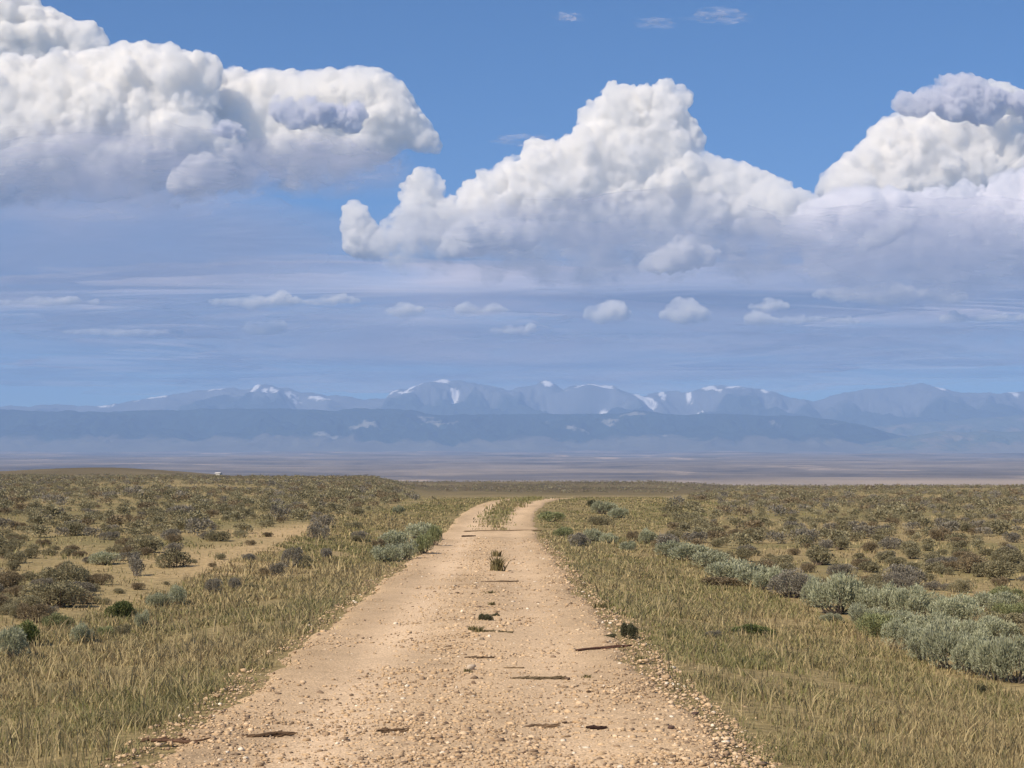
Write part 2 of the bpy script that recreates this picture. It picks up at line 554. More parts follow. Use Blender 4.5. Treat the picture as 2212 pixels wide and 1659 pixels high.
def cumulus(name, label, lobes, D, fade, seed, voxel=24.0, colour=(1.0, 0.994, 0.977), mfp=62.0, rough=1.0, kids=(11, 6), dens_noise=0.55, flat=None, thick=1.0, side=None, bump=9.5):
    """lobes: (X, Y, radius, depth) in photograph pixels, turned into metres at distance D"""
    rng = np.random.default_rng(seed)
    u = D / FPX
    cen, rad = [], []
    for (X, Y, r, dz) in lobes:
        px, _, pz = at(X, Y, D)
        cen.append((px, D + dz * u, pz)); rad.append(r * u)
    cen, rad = np.array(cen), np.array(rad)
    allc, allr = [cen], [rad]
    pc, pr = cen, rad
    for lev, k in enumerate(kids):
        d = rng.normal(size=(len(pc), k, 3)); d[..., 2] += 0.25; d[..., 1] -= 0.3
        d /= np.linalg.norm(d, axis=-1, keepdims=True)
        rr = pr[:, None] * rng.choice([0.16, 0.25, 0.36, 0.5], (len(pc), k), p=[.42, .28, .17, .13]) * rng.uniform(0.85, 1.15, (len(pc), k))
        cc = pc[:, None, :] + d * (pr[:, None] * rng.uniform(0.70, 0.95, (len(pc), k)))[..., None]
        pc, pr = cc.reshape(-1, 3), rr.ravel()
        keep = pr > voxel * 1.2
        pc, pr = pc[keep], pr[keep]
        allc.append(pc); allr.append(pr)
    cc, rr = np.concatenate(allc), np.concatenate(allr)
    v = (cc[:, None, :] + ICO_V[None] * rr[:, None, None]).reshape(-1, 3)
    org = cen.mean(0)
    v = v - org
    f = (ICO_F[None] + (np.arange(len(cc)) * len(ICO_V))[:, None, None]).reshape(-1, 3)
    me = mesh_np('puffs', v, tris=f)
    o = bpy.data.objects.new('puffs', me); C.objects.link(o)
    md = o.modifiers.new('r', 'REMESH'); md.mode = 'VOXEL'; md.voxel_size = voxel
    ms = o.modifiers.new('s', 'SMOOTH'); ms.factor = 0.5; ms.iterations = 5
    dg = bpy.context.evaluated_depsgraph_get()
    me2 = bpy.data.meshes.new_from_object(o.evaluated_get(dg))
    bpy.data.objects.remove(o); bpy.data.meshes.remove(me)
    n = len(me2.vertices)
    co = np.empty(n * 3, np.float32); me2.vertices.foreach_get('co', co); co = co.reshape(-1, 3).astype(float)
    no = np.empty(n * 3, np.float32); me2.vertices.foreach_get('normal', no); no = no.reshape(-1, 3)
    # billows of every size, from whole towers down to small cauliflower curds
    L = D * 0.034
    dsp, amp = 0, 1.0
    q = co / L + 0.25 * np.stack([fbm(co[:, 0] / L, co[:, 1] / L, co[:, 2] / L, octaves=2, seed=seed + 50 + i) for i in range(3)], -1)
    for o_ in range(6):
        sc = 2.1 ** o_
        dsp = dsp + amp * (np.abs(vnoise(q[:, 0] * sc + 9 * o_, q[:, 1] * sc, q[:, 2] * sc, seed + o_)) * 2.2 - 0.55)
        amp *= 0.70
    ql = co / (L * 2.2)
    calm = 0.35 + 1.35 * sstep(-0.35, 0.40, fbm(ql[:, 0] + 5, ql[:, 1], ql[:, 2], octaves=3, seed=seed + 60))
    co = co + no * (dsp * calm * rough * bump * D / FPX)[:, None]
    me2.vertices.foreach_set('co', co.astype(np.float32).ravel())
    me2.update()
    o = bpy.data.objects.new('puffs', me2); C.objects.link(o)
    md = o.modifiers.new('r', 'REMESH'); md.mode = 'VOXEL'; md.voxel_size = voxel * 0.9
    ms = o.modifiers.new('s', 'SMOOTH'); ms.factor = 0.3; ms.iterations = 1
    dg = bpy.context.evaluated_depsgraph_get()
    me3 = bpy.data.meshes.new_from_object(o.evaluated_get(dg))
    bpy.data.objects.remove(o); bpy.data.meshes.remove(me2)
    me2 = me3
    z_of = lambda Yp: float(at(1106, Yp, D)[2]) - org[2]
    me2.materials.clear()
    me2.materials.append(vapour(name, colour, 1.0 / mfp, z_of(fade[0]), z_of(fade[1]), D))
    me2.polygons.foreach_set('use_smooth', np.ones(len(me2.polygons), bool))
    me2.update()
    me2.name = name
    ob = link(name, me2, label=label, category='cloud')
    ob.location = org
    print('cloud', name, len(me2.polygons))
    return ob


def veil(name, label, X, Y, rx, ry, D, strength, seed, mat=None, depth=0.5, tilt=0.0, lumps=0.30, group=None, top=0.0, sx=3.0, ragged=0.45):
    """a soft layer: a flattened lumpy body, thinning out to nothing at its rim"""
    u = D / FPX
    nu, nv = 200, 64
    th = np.linspace(0, 2 * np.pi, nu, endpoint=False); ph = np.linspace(-np.pi / 2, np.pi / 2, nv)
    T, P = np.meshgrid(th, ph)
    ax = np.cos(P) * np.cos(T); az = np.cos(P) * np.sin(T); ay = np.sin(P)          # y is the view depth
    k = 1 + lumps * fbm(ax * sx + seed, az * sx * 0.7, ay * 2, octaves=5, seed=seed, gain=0.6)
    vx, vz, vy = ax * rx * u * k, az * ry * u * k, ay * rx * u * depth
    ct, st = math.cos(tilt), math.sin(tilt)
    vx, vz = vx * ct - vz * st, vx * st + vz * ct
    rho = np.clip(np.cos(P), 0, 1)
    up = np.clip(az, -1, 1)
    nz = fbm(ax * sx * 1.3, az * sx * 0.9, ay * 3, octaves=5, seed=seed + 5, gain=0.6)
    d = sstep(0.0, 1.0, (1 - rho ** 2) * (1 + 0.5 * ragged * nz)) * np.clip(0.72 + 1.5 * ragged * nz, 0, 1.25) * strength
    if top:                                                  # crisper upper side, ragged soft base
        d = d * (1 + top * up)
    d = d * sstep(1.0, 0.8, rho)
    v = np.stack([vx, vy, vz], -1).reshape(-1, 3)
    i = np.arange(nu * nv).reshape(nv, nu)
    qd = np.stack([i[:-1], np.roll(i, -1, 1)[:-1], np.roll(i, -1, 1)[1:], i[1:]], -1).reshape(-1, 4)
    me = mesh_np(name, v, quads=qd, mat=mat or m_veil, smooth=True, attrs={'cover': np.clip(d, 0, 1).ravel()})
    px, _, pz = at(X, Y, D)
    ob = link(name, me, label=label, category='cloud')
    if group:
        ob['group'] = group
    ob.location = (px, D, pz)
    return ob




def lobes_in(poly, seed, rmax=70, rmin=9, n=900, relief=0.30, cover=0.40):
    """round bodies that fill an outline: large ones inside, small ones along its edge"""
    rng = np.random.default_rng(seed)
    P = np.array(poly, float); Q = np.roll(P, -1, 0)
    lo, hi = P.min(0), P.max(0)
    pts = rng.uniform(lo, hi, (n * 4, 2))
    inside = np.zeros(len(pts), bool)
    for a, b in zip(P, Q):
        if a[1] == b[1]:
            continue
        c = (a[1] > pts[:, 1]) != (b[1] > pts[:, 1])
        xi = (b[0] - a[0]) * (pts[:, 1] - a[1]) / (b[1] - a[1]) + a[0]
        inside ^= c & (pts[:, 0] < xi)
    pts = pts[inside]
    d = np.full(len(pts), 1e9)
    for a, b in zip(P, Q):
        ab = b - a
        t = np.clip(((pts - a) @ ab) / (ab @ ab), 0, 1)
        d = np.minimum(d, np.linalg.norm(pts - (a + t[:, None] * ab), axis=1))
    r = np.minimum(d * 0.80, rmax)
    order = np.argsort(-r)
    out = []
    for i in order:
        if r[i] < rmin:
            break
        x, y = pts[i]
        if all((x - q[0]) ** 2 + (y - q[1]) ** 2 > (cover * max(q[2], r[i])) ** 2 for q in out):
            out.append((x, y, r[i], -relief * r[i] * rng.uniform(-0.6, 1.0)))
    return out


def cloud(label, poly, D, fade, seed, voxel=22.0, rmax=52, rmin=9, name='cumulus_cloud', relief=0.30, cover=0.40, **kw):
    return cumulus(name, label, lobes_in(poly, seed, rmax, rmin, relief=relief, cover=cover), D, fade, seed, voxel, **kw)


cloud('white cumulus bank with bumpy top at the upper left corner, behind the larger grey-based mass',
      [(-160, -60), (40, -20), (62, 6), (95, 9), (140, 28), (170, 48), (195, 42), (225, 66), (247, 88), (245, 140), (100, 190), (-160, 190)], 38500, (150, 260), 201)
cloud('wide cumulus mass with lavender base spreading from the left edge of the sky',
      [(-260, 130), (-60, 150), (0, 140), (90, 124), (170, 107), (245, 95), (300, 87), (352, 91), (400, 103), (440, 109), (472, 121), (476, 170), (470, 230), (520, 300), (560, 385), (480, 430), (300, 440), (100, 440), (-260, 440)],
      36000, (330, 500), 202, rmax=60)
cloud('bright flat-topped cumulus with a knobbed right end, two small grey clouds before it',
      [(428, 240), (440, 190), (468, 160), (500, 145), (560, 151), (620, 151), (690, 149), (745, 141), (800, 141), (842, 155), (872, 180), (902, 222), (932, 262), (946, 288), (957, 308), (950, 335), (915, 334),
       (880, 326), (830, 360), (760, 405), (640, 420), (560, 430), (480, 390), (430, 310)], 37000, (300, 450), 203)
cloud('tall cream cumulus tower rising over the middle of the mountains',
      [(800, 540), (845, 445), (880, 400), (905, 379), (930, 385), (962, 404), (985, 432), (1005, 425), (1040, 385), (1072, 362), (1082, 345), (1150, 317), (1205, 304), (1240, 284), (1265, 249), (1300, 212), (1332, 198),
       (1370, 195), (1405, 189), (1440, 173), (1475, 177), (1498, 215), (1491, 250), (1513, 262), (1527, 300), (1518, 332), (1590, 349), (1652, 371), (1700, 381), (1738, 411), (1780, 440), (1830, 490), (1800, 580),
       (1600, 620), (1300, 630), (1000, 620), (850, 590)], 36000, (440, 660), 204, rmax=55)
cloud('small upright cloud knob just left of the tall central cumulus', [(738, 510), (741, 455), (752, 428), (772, 425), (788, 440), (800, 468), (820, 490), (850, 560), (790, 570), (745, 545)], 36500, (520, 640), 205, voxel=22, rmax=30)
cloud('big cream cumulus dome at the right edge of the sky',
      [(1756, 410), (1767, 385), (1800, 361), (1825, 334), (1866, 300), (1880, 269), (1912, 252), (1950, 239), (2050, 235), (2130, 244), (2212, 235), (2420, 230), (2420, 480), (1900, 490), (1780, 450)], 39500, (470, 640), 206, rmax=58)
cloud('small cumulus coloured grey for shade, with a flat base, above the right cream dome', [(1916, 243), (1921, 217), (1948, 199), (1985, 201), (2000, 181), (2040, 166), (2090, 177), (2140, 198), (2212, 213), (2300, 218), (2300, 250), (2100, 248)], 35000, (300, 400), 207, voxel=22,
      rmax=34, colour=(0.90, 0.90, 0.93), mfp=60.0)  # grey droplet colour stands in for shade on this cloud
cloud('white puffy cumulus crest at the far right, behind a small grey cloud', [(2078, 180), (2110, 182), (2140, 164), (2180, 180), (2212, 194), (2320, 200), (2320, 260), (2120, 250)], 38500, (320, 420), 208, voxel=24)
cloud('broad cumulus shelf tinted lilac-grey for shade below the right cream dome',
      [(1690, 480), (1740, 425), (1800, 400), (1880, 394), (1960, 414), (2010, 406), (2060, 400), (2130, 411), (2212, 398), (2420, 385), (2420, 660), (2000, 660), (1750, 640)], 34500, (470, 720), 209, rmax=55, colour=(0.99, 0.985, 0.99))  # droplets tinted so the shelf looks shaded
cloud('flat-based cloud coloured grey for shade against the bright upper left cumulus', [(586, 245), (600, 227), (640, 227), (675, 213), (705, 216), (742, 227), (777, 240), (788, 270), (740, 280), (660, 284), (620, 268)], 33000, (330, 420), 210, voxel=18, rmax=30, rmin=6,
      colour=(0.90, 0.90, 0.93), mfp=60.0)  # shade is put into the grey droplet colour
cloud('tiny cloud scrap coloured grey for shade left of the flat-based grey cloud', [(446, 270), (480, 261), (515, 269), (534, 286), (490, 295), (456, 287)], 33000, (330, 420), 211, voxel=15, rmax=16, rmin=4, colour=(0.90, 0.90, 0.93), mfp=60.0)  # grey colour paints the scrap as shaded
cloud('bright wedge-shaped puff beneath the central cumulus tower', [(1370, 590), (1398, 545), (1440, 519), (1480, 510), (1520, 526), (1562, 535), (1550, 570), (1460, 586)], 33000, (580, 660), 212, voxel=18, rmax=30, rmin=6)
cloud('slanting bright puff on the lilac-grey shelf at the right', [(1845, 535), (1890, 500), (1920, 480), (1960, 462), (1988, 467), (1978, 498), (1920, 522), (1870, 545)], 32500, (560, 640), 213, voxel=18, rmax=24, rmin=6)
cloud('bright billow in front of the left foot of the central cumulus', [(940, 560), (968, 502), (1000, 474), (1060, 463), (1112, 473), (1155, 497), (1140, 540), (1060, 545), (1010, 560)], 34000, (540, 620), 214, voxel=20, rmax=36, rmin=6)
cloud('small pale puff under the upper left cumulus bank', [(380, 402), (402, 366), (440, 355), (449, 378), (424, 400)], 33500, (410, 470), 215, voxel=15, rmax=18, rmin=4)

V = 'low cloud layers over the mountains'
veil('cloud_veil', 'soft sheet of painted lavender shade under the left cumulus mass', 230, 372, 450, 125, 30500, 0.55, 301, m_lilac_shade_veil, depth=0.22)  # these four lavender sheets paint shade under the clouds
veil('cloud_veil', 'soft painted lavender shade below the flat-topped cumulus', 690, 362, 240, 80, 30300, 0.55, 302, m_lilac_shade_veil, depth=0.22)
veil('cloud_veil', 'painted lavender base shade trailing beneath the central tower', 1290, 520, 560, 118, 30400, 0.48, 303, m_lilac_shade_veil, depth=0.22)
veil('cloud_veil', 'painted lavender base shade beneath the right lilac-grey shelf', 1990, 545, 500, 130, 30200, 0.58, 304, m_lilac_shade_veil, depth=0.22)
veil('shade_veil', 'blue-grey sheet of painted cloud shade at the left, below the cumulus mass', 200, 540, 760, 150, 45500, 0.85, 305, m_shade_veil, lumps=0.2, ragged=0.25, depth=0.2)  # this sheet and the next paint cloud shade over the sky
veil('shade_veil', 'blue-grey band of painted cloud shade low over the right mountains', 1700, 640, 900, 60, 46000, 0.75, 306, m_shade_veil, lumps=0.2, ragged=0.25, depth=0.2)
low = [(1106, 735, 1900, 120, .85, 'wide milky lavender sheet of cloud filling the lower sky'), (180, 690, 430, 48, .45, 'long pale cloud band low on the left'), (380, 716, 210, 13, .5, 'thin pale streak under the low left cloud band'), (900, 722, 520, 62, .4, 'broad faint cloud layer over the snowy peaks'), (1910, 722, 480, 58, .45, 'broad pale cloud band low at the right'),
       (1040, 672, 66, 10, .6, 'short pale cloud dash low at the centre'), (1108, 716, 36, 16, .6, 'tiny pinkish puff low at the centre'),
       (960, 646, 260, 16, .45, 'lavender strip of cloud beneath the knob left of the tower'), (1330, 770, 800, 46, .25, 'very faint cloud sheet just above the snowy mountains')]
for k, (X, Y, rx, ry, st_, lb) in enumerate(low):
    veil('low_cloud', lb, X, Y, rx, ry, 46000 + 900 * k + (0 if k else 15000), min(st_ * 1.25, 0.95), 320 + k, lumps=0.4, group=V, top=0.4, sx=3.0 if rx < 150 else 5.0)
for k, (X, Y, rx, ry, st_, lb) in enumerate([(1228, 37, 32, 10, .34, 'tiny wisp of high cloud at the top centre'), (1420, 48, 48, 12, .20, 'faint smeared wisp at the top, left of a longer one'),
                                             (1556, 36, 70, 17, .26, 'longer faint wisp at the top right of centre'), (1130, 303, 66, 14, .26, 'thin wisp left of the central tower top')]):
    veil('wisp_cloud', lb, X, Y, rx, ry, 42000, st_ * 0.9, 360 + k, lumps=1.0, group='thin wisps in the blue sky', depth=0.3, sx=2.2, ragged=1.5)


def scrap(X, Y, rx, ry, seed):
    """outline of a small ragged cloud, flat below"""
    rng = np.random.default_rng(seed)
    a = np.linspace(0, 2 * np.pi, 22, endpoint=False)
    k = rng.uniform(0.5, 1.35, 22)
    return [(X + 1.35 * rx * math.cos(t) * (0.8 + 0.3 * q), Y - ry * math.sin(t) * (q if math.sin(t) > 0 else 0.45)) for t, q in zip(a, k)]


for k, (X, Y, rx, ry, lb) in enumerate([(560, 655, 75, 17, 'brighter row of low puffs left of centre, above the mountains'), (685, 654, 60, 18, 'low puff right of the brighter row left of centre'), (572, 714, 40, 22, 'small pinkish puff low left of centre'),
                                        (1482, 684, 40, 30, 'small bright peaked puff low right of centre'), (1308, 682, 34, 19, 'small round puff low over the snow patches'), (1740, 694, 92, 11, 'thin bright row of puffs low at the right'),
                                        (1662, 664, 30, 13, 'tiny pale puff above the thin bright row at the right'), (872, 674, 30, 15, 'tiny bright puff low, below the cloud knob'), (1105, 716, 34, 17, 'tiny pinkish puff low at the centre of the sky'),
                                        (1045, 672, 46, 10, 'short pale dash of cloud low at the centre'), (100, 655, 90, 14, 'pale low puffs near the left edge of the sky'), (250, 720, 110, 12, 'long thin low puff at the left'),
                                        (1930, 640, 120, 22, 'low mottled puffs at the right below the shelf'), (2130, 690, 70, 14, 'small low puff near the right edge')]):
    cloud(lb, scrap(X, Y, rx, ry, 700 + k), 40500 + 250 * k, (Y - ry * 0.1, Y + ry * 1.5), 800 + k, voxel=20, rmax=ry * 0.5, rmin=2.4, name='low_cloud', mfp=100.0, bump=5.0, kids=(9, 4), cover=0.6)
# ------------------------------------------------------------------ the road
ry_ = np.geomspace(4.5, 116, 760)
nu_ = 61
uu = np.linspace(-2.45, 2.45, nu_)
RU, RY = np.meshgrid(uu, ry_)
RX = road_x(RY) + RU
edge = 1.86 + 0.22 * fbm(RY * 0.55 + 40 * np.sign(RU), RU * 0.2, octaves=4, seed=81) + 0.10 * fbm(RX * 3, RY * 3, octaves=3, seed=82)
edge = edge + np.where(RU > 0, 0.18 * sstep(20, 10, RY), 0.10 * sstep(18, 11, RY))
cover = sstep(0.0, 0.26, edge - np.abs(RU))
micro = 0.010 * fbm(RX * 1.3, RY * 1.3, octaves=5, seed=83) + 0.006 * fbm(RX * 9, RY * 9, octaves=3, seed=84)
ruts = -0.025 * (np.exp(-((RU + 0.95) / 0.34) ** 2) + np.exp(-((RU - 0.85) / 0.34) ** 2))
strip = sstep(66, 78, RY) * np.exp(-((RU - 0.0) / 0.36) ** 2)
RZ = terrain(RX, RY) - 0.07 + 0.105 * cover + micro + ruts * 0.8 + 0.02 * strip
n1 = fbm(RX * 0.9, RY * 0.35, octaves=5, seed=85); n2 = fbm(RX * 6, RY * 6, octaves=3, seed=86)
ctan = np.array([0.50, 0.368, 0.232]) * (1 + 0.26 * n1 + 0.16 * n2)[..., None]
smooth = (np.exp(-((RU + 0.72) / 0.34) ** 2) * (0.8 + 0.35 * n1) + np.exp(-((RU - 0.85) / 0.36) ** 2) * 0.4)[..., None]
tread = (0.06 * np.cos(RU * 70 + 1.5 * n1) * smooth[..., 0] * sstep(30, 14, RY))[..., None]
ctan = ctan * (1 - smooth) + np.array([0.60, 0.452, 0.30]) * (1 + 0.07 * n1)[..., None] * smooth
ctan = ctan * (1 + tread)
edgec = (1 - sstep(0.1, 0.75, edge - np.abs(RU)))[..., None]
ctan = ctan * (1 - 0.35 * edgec) + np.array([0.36, 0.26, 0.15]) * 0.35 * edgec
ctan = ctan * (1 - 0.55 * strip[..., None]) + np.array([0.2, 0.17, 0.08]) * 0.55 * strip[..., None]
m_road = tint_mat('tan_gravel_dirt', rough=0.95, spec=0.05, noise_scale=38.0, noise_amt=0.32, bump=(55.0, 0.7, 0.02))
link('dirt_road', mesh_np('dirt_road', np.stack([RX, RY, RZ], -1).reshape(-1, 3), quads=grid_quads(len(ry_), nu_), mat=m_road, smooth=True, cols=ctan.reshape(-1, 3)), kind='structure')


def road_z(x, y):
    u = x - road_x(y)
    r = -0.025 * (np.exp(-((u + 0.95) / 0.34) ** 2) + np.exp(-((u - 0.85) / 0.34) ** 2)) * 0.8
    return terrain(x, y) + 0.035 + r


# ------------------------------------------------------------------ gravel
_b = bmesh.new(); bmesh.ops.create_icosphere(_b, subdivisions=1, radius=1.0)
IC1V = np.array([v.co[:] for v in _b.verts]); IC1F = np.array([[v.index for v in f.verts] for f in _b.faces]); _b.free()


def inv_pdf(n, a, b, p, rng):
    """y between a and b with density y**-p"""
    q = 1 - p
    return (a ** q + rng.uniform(0, 1, n) * (b ** q - a ** q)) ** (1 / q)


rg = np.random.default_rng(5)
N = 64000
gy_ = inv_pdf(N, 8.6, 60, 1.9, rg); gu = rg.uniform(-2.1, 2.35, N)
keep = rg.uniform(0, 1, N) < (0.30 + 0.5 * sstep(0.9, 2.0, gu) + 0.45 * np.exp(-((gu + 0.1) / 0.45) ** 2) + 0.2 * sstep(18, 11, gy_) - 0.2 * np.exp(-((gu + 0.95) / 0.4) ** 2)
                              + 0.5 * fbm(gu * 1.5, gy_ * 0.8, octaves=3, seed=88))
gy_, gu = gy_[keep], gu[keep]; N = len(gy_)
gx_ = road_x(gy_) + gu
gs = np.clip(rg.lognormal(math.log(0.0074), 0.46, N), 0.004, 0.024) * (0.8 + gy_ / 45)
gz_ = road_z(gx_, gy_) + gs * 0.1 - 0.05 * sstep(1.8, 2.3, np.abs(gu))
jit = 1 + 0.28 * rg.normal(size=(N, len(IC1V), 1)) * 0.6
aspect = np.stack([rg.uniform(0.8, 1.5, N), rg.uniform(0.7, 1.3, N), rg.uniform(0.45, 0.9, N)], -1)
ca, sa = np.cos(rg.uniform(0, 6.28, N)), np.sin(rg.uniform(0, 6.28, N))
v = IC1V[None] * jit * aspect[:, None, :] * gs[:, None, None]
vx = v[..., 0] * ca[:, None] - v[..., 1] * sa[:, None]; vy = v[..., 0] * sa[:, None] + v[..., 1] * ca[:, None]
v = np.stack([vx + gx_[:, None], vy + gy_[:, None], v[..., 2] + gz_[:, None]], -1)
pal = np.array([[0.48, 0.35, 0.215], [0.42, 0.30, 0.18], [0.54, 0.41, 0.27], [0.29, 0.205, 0.13], [0.64, 0.56, 0.44], [0.19, 0.135, 0.09]])
pc_ = pal[rg.choice(6, N, p=[.34, .25, .13, .15, .03, .10])] * rg.uniform(0.85, 1.15, (N, 1))
m_stone = tint_mat('stone', rough=0.85, spec=0.2, noise_scale=120, noise_amt=0.15)
link('gravel', mesh_np('gravel', v.reshape(-1, 3), tris=(IC1F[None] + (np.arange(N) * len(IC1V))[:, None, None]).reshape(-1, 3), mat=m_stone, cols=np.repeat(pc_, len(IC1V), 0)), kind='stuff')

# ------------------------------------------------------------------ single stones, clods and sticks on the road
def rock_mesh(seed, col, flat=0.65):
    rng = np.random.default_rng(seed)
    v = ICO_V.copy()
    n = fbm(v[:, 0] * 1.1 + seed, v[:, 1] * 1.1, v[:, 2] * 1.1, octaves=3, seed=seed)
    v = v * (1 + 0.9 * n)[:, None] * np.array([1.15, 0.9, flat])
    for _ in range(5):                                     # a few cleaved faces
        d = rng.normal(size=3); d /= np.linalg.norm(d)
        s = v @ d
        v = v - np.clip(s - 0.5, 0, None)[:, None] * d
    return mesh_np('stone', v, tris=ICO_F, mat=m_stone, cols=np.repeat(np.array(col)[None], len(v), 0) * (1 + 0.12 * n)[:, None])


def road_spot(X, Y):
    g = ground_at(X, Y)
    return g[0], g[1], float(road_z(np.array(g[0]), np.array(g[1])))


stones = [  # X, Y, size in pixels, colour, label
    (1017, 1454, 21, (.44, .36, .27), 'largest stone on the road, pale faced, in the stony centre strip'),
    (1037, 1390, 17, (.36, .28, .19), 'stone in the centre strip just above a small white stone'),
    (1057, 1383, 11, (.68, .60, .48), 'small white stone between two weeds in the centre strip'),
    (1226, 1473, 18, (.13, .085, .055), 'dark clod at the right end of the long litter line'),
    (939, 1562, 9, (.70, .64, .54), 'round white pebble left of a dark clod near the centre strip'),
    (925, 1573, 10, (.68, .60, .48), 'white pebble with a second white pebble just above its right'),
    (996, 1512, 9, (.70, .62, .50), 'white pebble below the largest road stone'),
    (946, 1524, 8, (.68, .60, .47), 'white pebble alone left of the centre strip'),
    (1055, 1558, 10, (.66, .56, .42), 'cream pebble right of the centre strip near the bottom'),
    (967, 1618, 13, (.62, .50, .36), 'cream flat pebble, upper of two near the bottom edge of the road'),
    (927, 1623, 13, (.62, .50, .36), 'cream flat pebble, lower left of two near the bottom edge'),
    (895, 1639, 11, (.60, .48, .34), 'cream pebble at the bottom edge of the picture, left of centre'),
    (1144, 1615, 14, (.60, .47, .33), 'flat cream stone alone right of the centre near the bottom'),
    (965, 1574, 11, (.10, .065, .045), 'dark clod with a smaller clod just beneath it'),
    (971, 1583, 8, (.12, .08, .055), 'small dark clod just beneath a larger one'),
    (933, 1608, 14, (.13, .09, .06), 'flat dark clod left of the centre near the bottom'),
    (1133, 1636, 12, (.11, .07, .05), 'dark clod near the bottom, right of the centre'),
    (989, 1648, 10, (.14, .09, .06), 'dark clod at the bottom edge, under the two cream pebbles'),
    (1234, 1627, 8, (.12, .08, .05), 'tiny dark clod in the gravel at the lower right of the road'),
    (1220, 1567, 12, (.12, .08, .055), 'dark clod above the short black stick'),
    (1272, 1502, 11, (.13, .09, .06), 'dark clod in the right wheel track, below the long reddish stick'),
    (1184, 1514, 9, (.15, .10, .065), 'brown clod below the litter line'),
    (1023, 1486, 16, (.15, .10, .065), 'brown clod just below the largest road stone'),
    (1024, 1511, 12, (.15, .10, .065), 'brown clod, second below the largest road stone'),
    (1502, 1553, 20, (.085, .055, .045), 'large dark clod at the gravelly right edge of the road'),
    (1448, 1584, 17, (.08, .05, .04), 'dark flat clod near the right road edge, below the largest dark clod'),
    (1420, 1582, 9, (.10, .07, .05), 'small dark clod left of the dark flat one at the right edge'),
    (735, 1504, 9, (.55, .44, .31), 'pale pebble in the left wheel track'),
    (476, 1654, 13, (.62, .5, .36), 'pale stone at the bottom edge near the left verge'),
    (1250, 1368, 12, (.56, .44, .30), 'flat pale stone in the right wheel track beyond the reddish stick'),
]
for k, (X, Y, w, col, lb) in enumerate(stones):
    x, y, z = road_spot(X, Y)
    r = w / FPX * y * 0.5
    o = link('stone' if max(col) > 0.2 else 'dirt_clod', rock_mesh(500 + k, col, 0.6 if max(col) > 0.2 else 0.42), label=lb, category='stone' if max(col) > 0.2 else 'clod', group='loose stones and clods on the road')
    o.scale = (r, r, r); o.location = (x, y, z + r * 0.25); o.rotation_euler = (0, 0, k * 1.7)


def tube(pts, rads, sides=6):
    pts = np.array(pts, float); n = len(pts)
    v = []
    for i in range(n):
        d = pts[min(i + 1, n - 1)] - pts[max(i - 1, 0)]; d /= np.linalg.norm(d) + 1e-9
        a = np.cross(d, (0, 0, 1) if abs(d[2]) < 0.9 else (1, 0, 0)); a /= np.linalg.norm(a); b = np.cross(d, a)
        for s in range(sides):
            t = 2 * math.pi * s / sides
            v.append(pts[i] + (a * math.cos(t) + b * math.sin(t)) * rads[i])
    q = [(i * sides + s, i * sides + (s + 1) % sides, (i + 1) * sides + (s + 1) % sides, (i + 1) * sides + s) for i in range(n - 1) for s in range(sides)]
    return np.array(v), np.array(q)


m_bark = tint_mat('grey_bark', rough=0.95, spec=0.05, noise_scale=60, noise_amt=0.3)


def stick(X, Y, w, thick, col, label, slope=0.0, seed=0, bits=8):
    rng = np.random.default_rng(seed)
    x, y, z = road_spot(X, Y)
    L = w / FPX * y
    n = 9
    xs = np.linspace(-L / 2, L / 2, n)
    r = thick * (0.55 + 0.45 * np.sin(np.linspace(0.25, 2.9, n))) * rng.uniform(0.75, 1.25, n)
    ys = np.cumsum(rng.normal(0, 0.02, n)) + xs * slope
    pts = np.stack([xs, ys, 0.35 * thick + rng.uniform(0, 0.006, n)], -1)
    V_, Q_ = tube(pts, r, 6)
    vs, qs, off = [V_], [Q_], len(V_)
    for _ in range(bits):                                   # broken side twigs lying along it
        c = np.array([rng.uniform(-L / 2, L / 2), 0, 0.006]); c[1] = c[0] * slope + rng.normal(0, 0.05)
        a = rng.uniform(-0.5, 0.5); l = rng.uniform(0.04, 0.14)
        d = np.array([math.cos(a), math.sin(a), rng.uniform(0, 0.15)]) * l
        v2, q2 = tube([c - d / 2, c, c + d / 2 + np.array([0, 0, 0.01])], [0.006, 0.008, 0.004], 5)
        vs.append(v2); qs.append(q2 + off); off += len(v2)
    v = np.concatenate(vs)
    me = mesh_np('stick', v, quads=np.concatenate(qs), mat=m_bark, cols=np.repeat(np.array(col)[None], len(v), 0) * rng.uniform(0.8, 1.2, (len(v), 1)))
    o = link('stick', me, label=label, category='stick', group='dark sticks and litter lying across the road')
    o.location = (x, y, z)
    return o


dk = (.12, .085, .055)
stick(1305, 1408, 125, 0.016, (.11, .06, .042), 'long dark reddish stick running into the grass at the right road edge', 0.9, 1, 10)
stick(1080, 1261, 80, 0.018, dk, 'thick dark stick across the centre strip, beyond the stony part', 0.3, 2, 6)
stick(1289, 1583, 44, 0.016, (.03, .018, .015), 'short black stick in the lower right of the road', 0.2, 3, 2)
stick(1165, 1577, 60, 0.012, (.16, .11, .07), 'thin brown twig left of the short black stick', 0.15, 4, 6)
stick(1165, 1471, 125, 0.014, (.12, .09, .055), 'long litter line of brown twigs across the right wheel track', 0.2, 5, 34)
stick(1040, 1430, 54, 0.012, dk, 'short dark stick just above the largest road stone', 0.1, 6, 6)
stick(1078, 1372, 58, 0.014, (.10, .08, .045), 'olive-brown stick below the dark weed in the centre strip', -0.3, 7, 8)
stick(1110, 1452, 44, 0.010, (.20, .14, .08), 'faint thin twig above the litter line', 0.0, 8, 0)
stick(580, 1597, 105, 0.014, (.10, .065, .04), 'dark stick at the lower left of the road', 0.25, 9, 9)
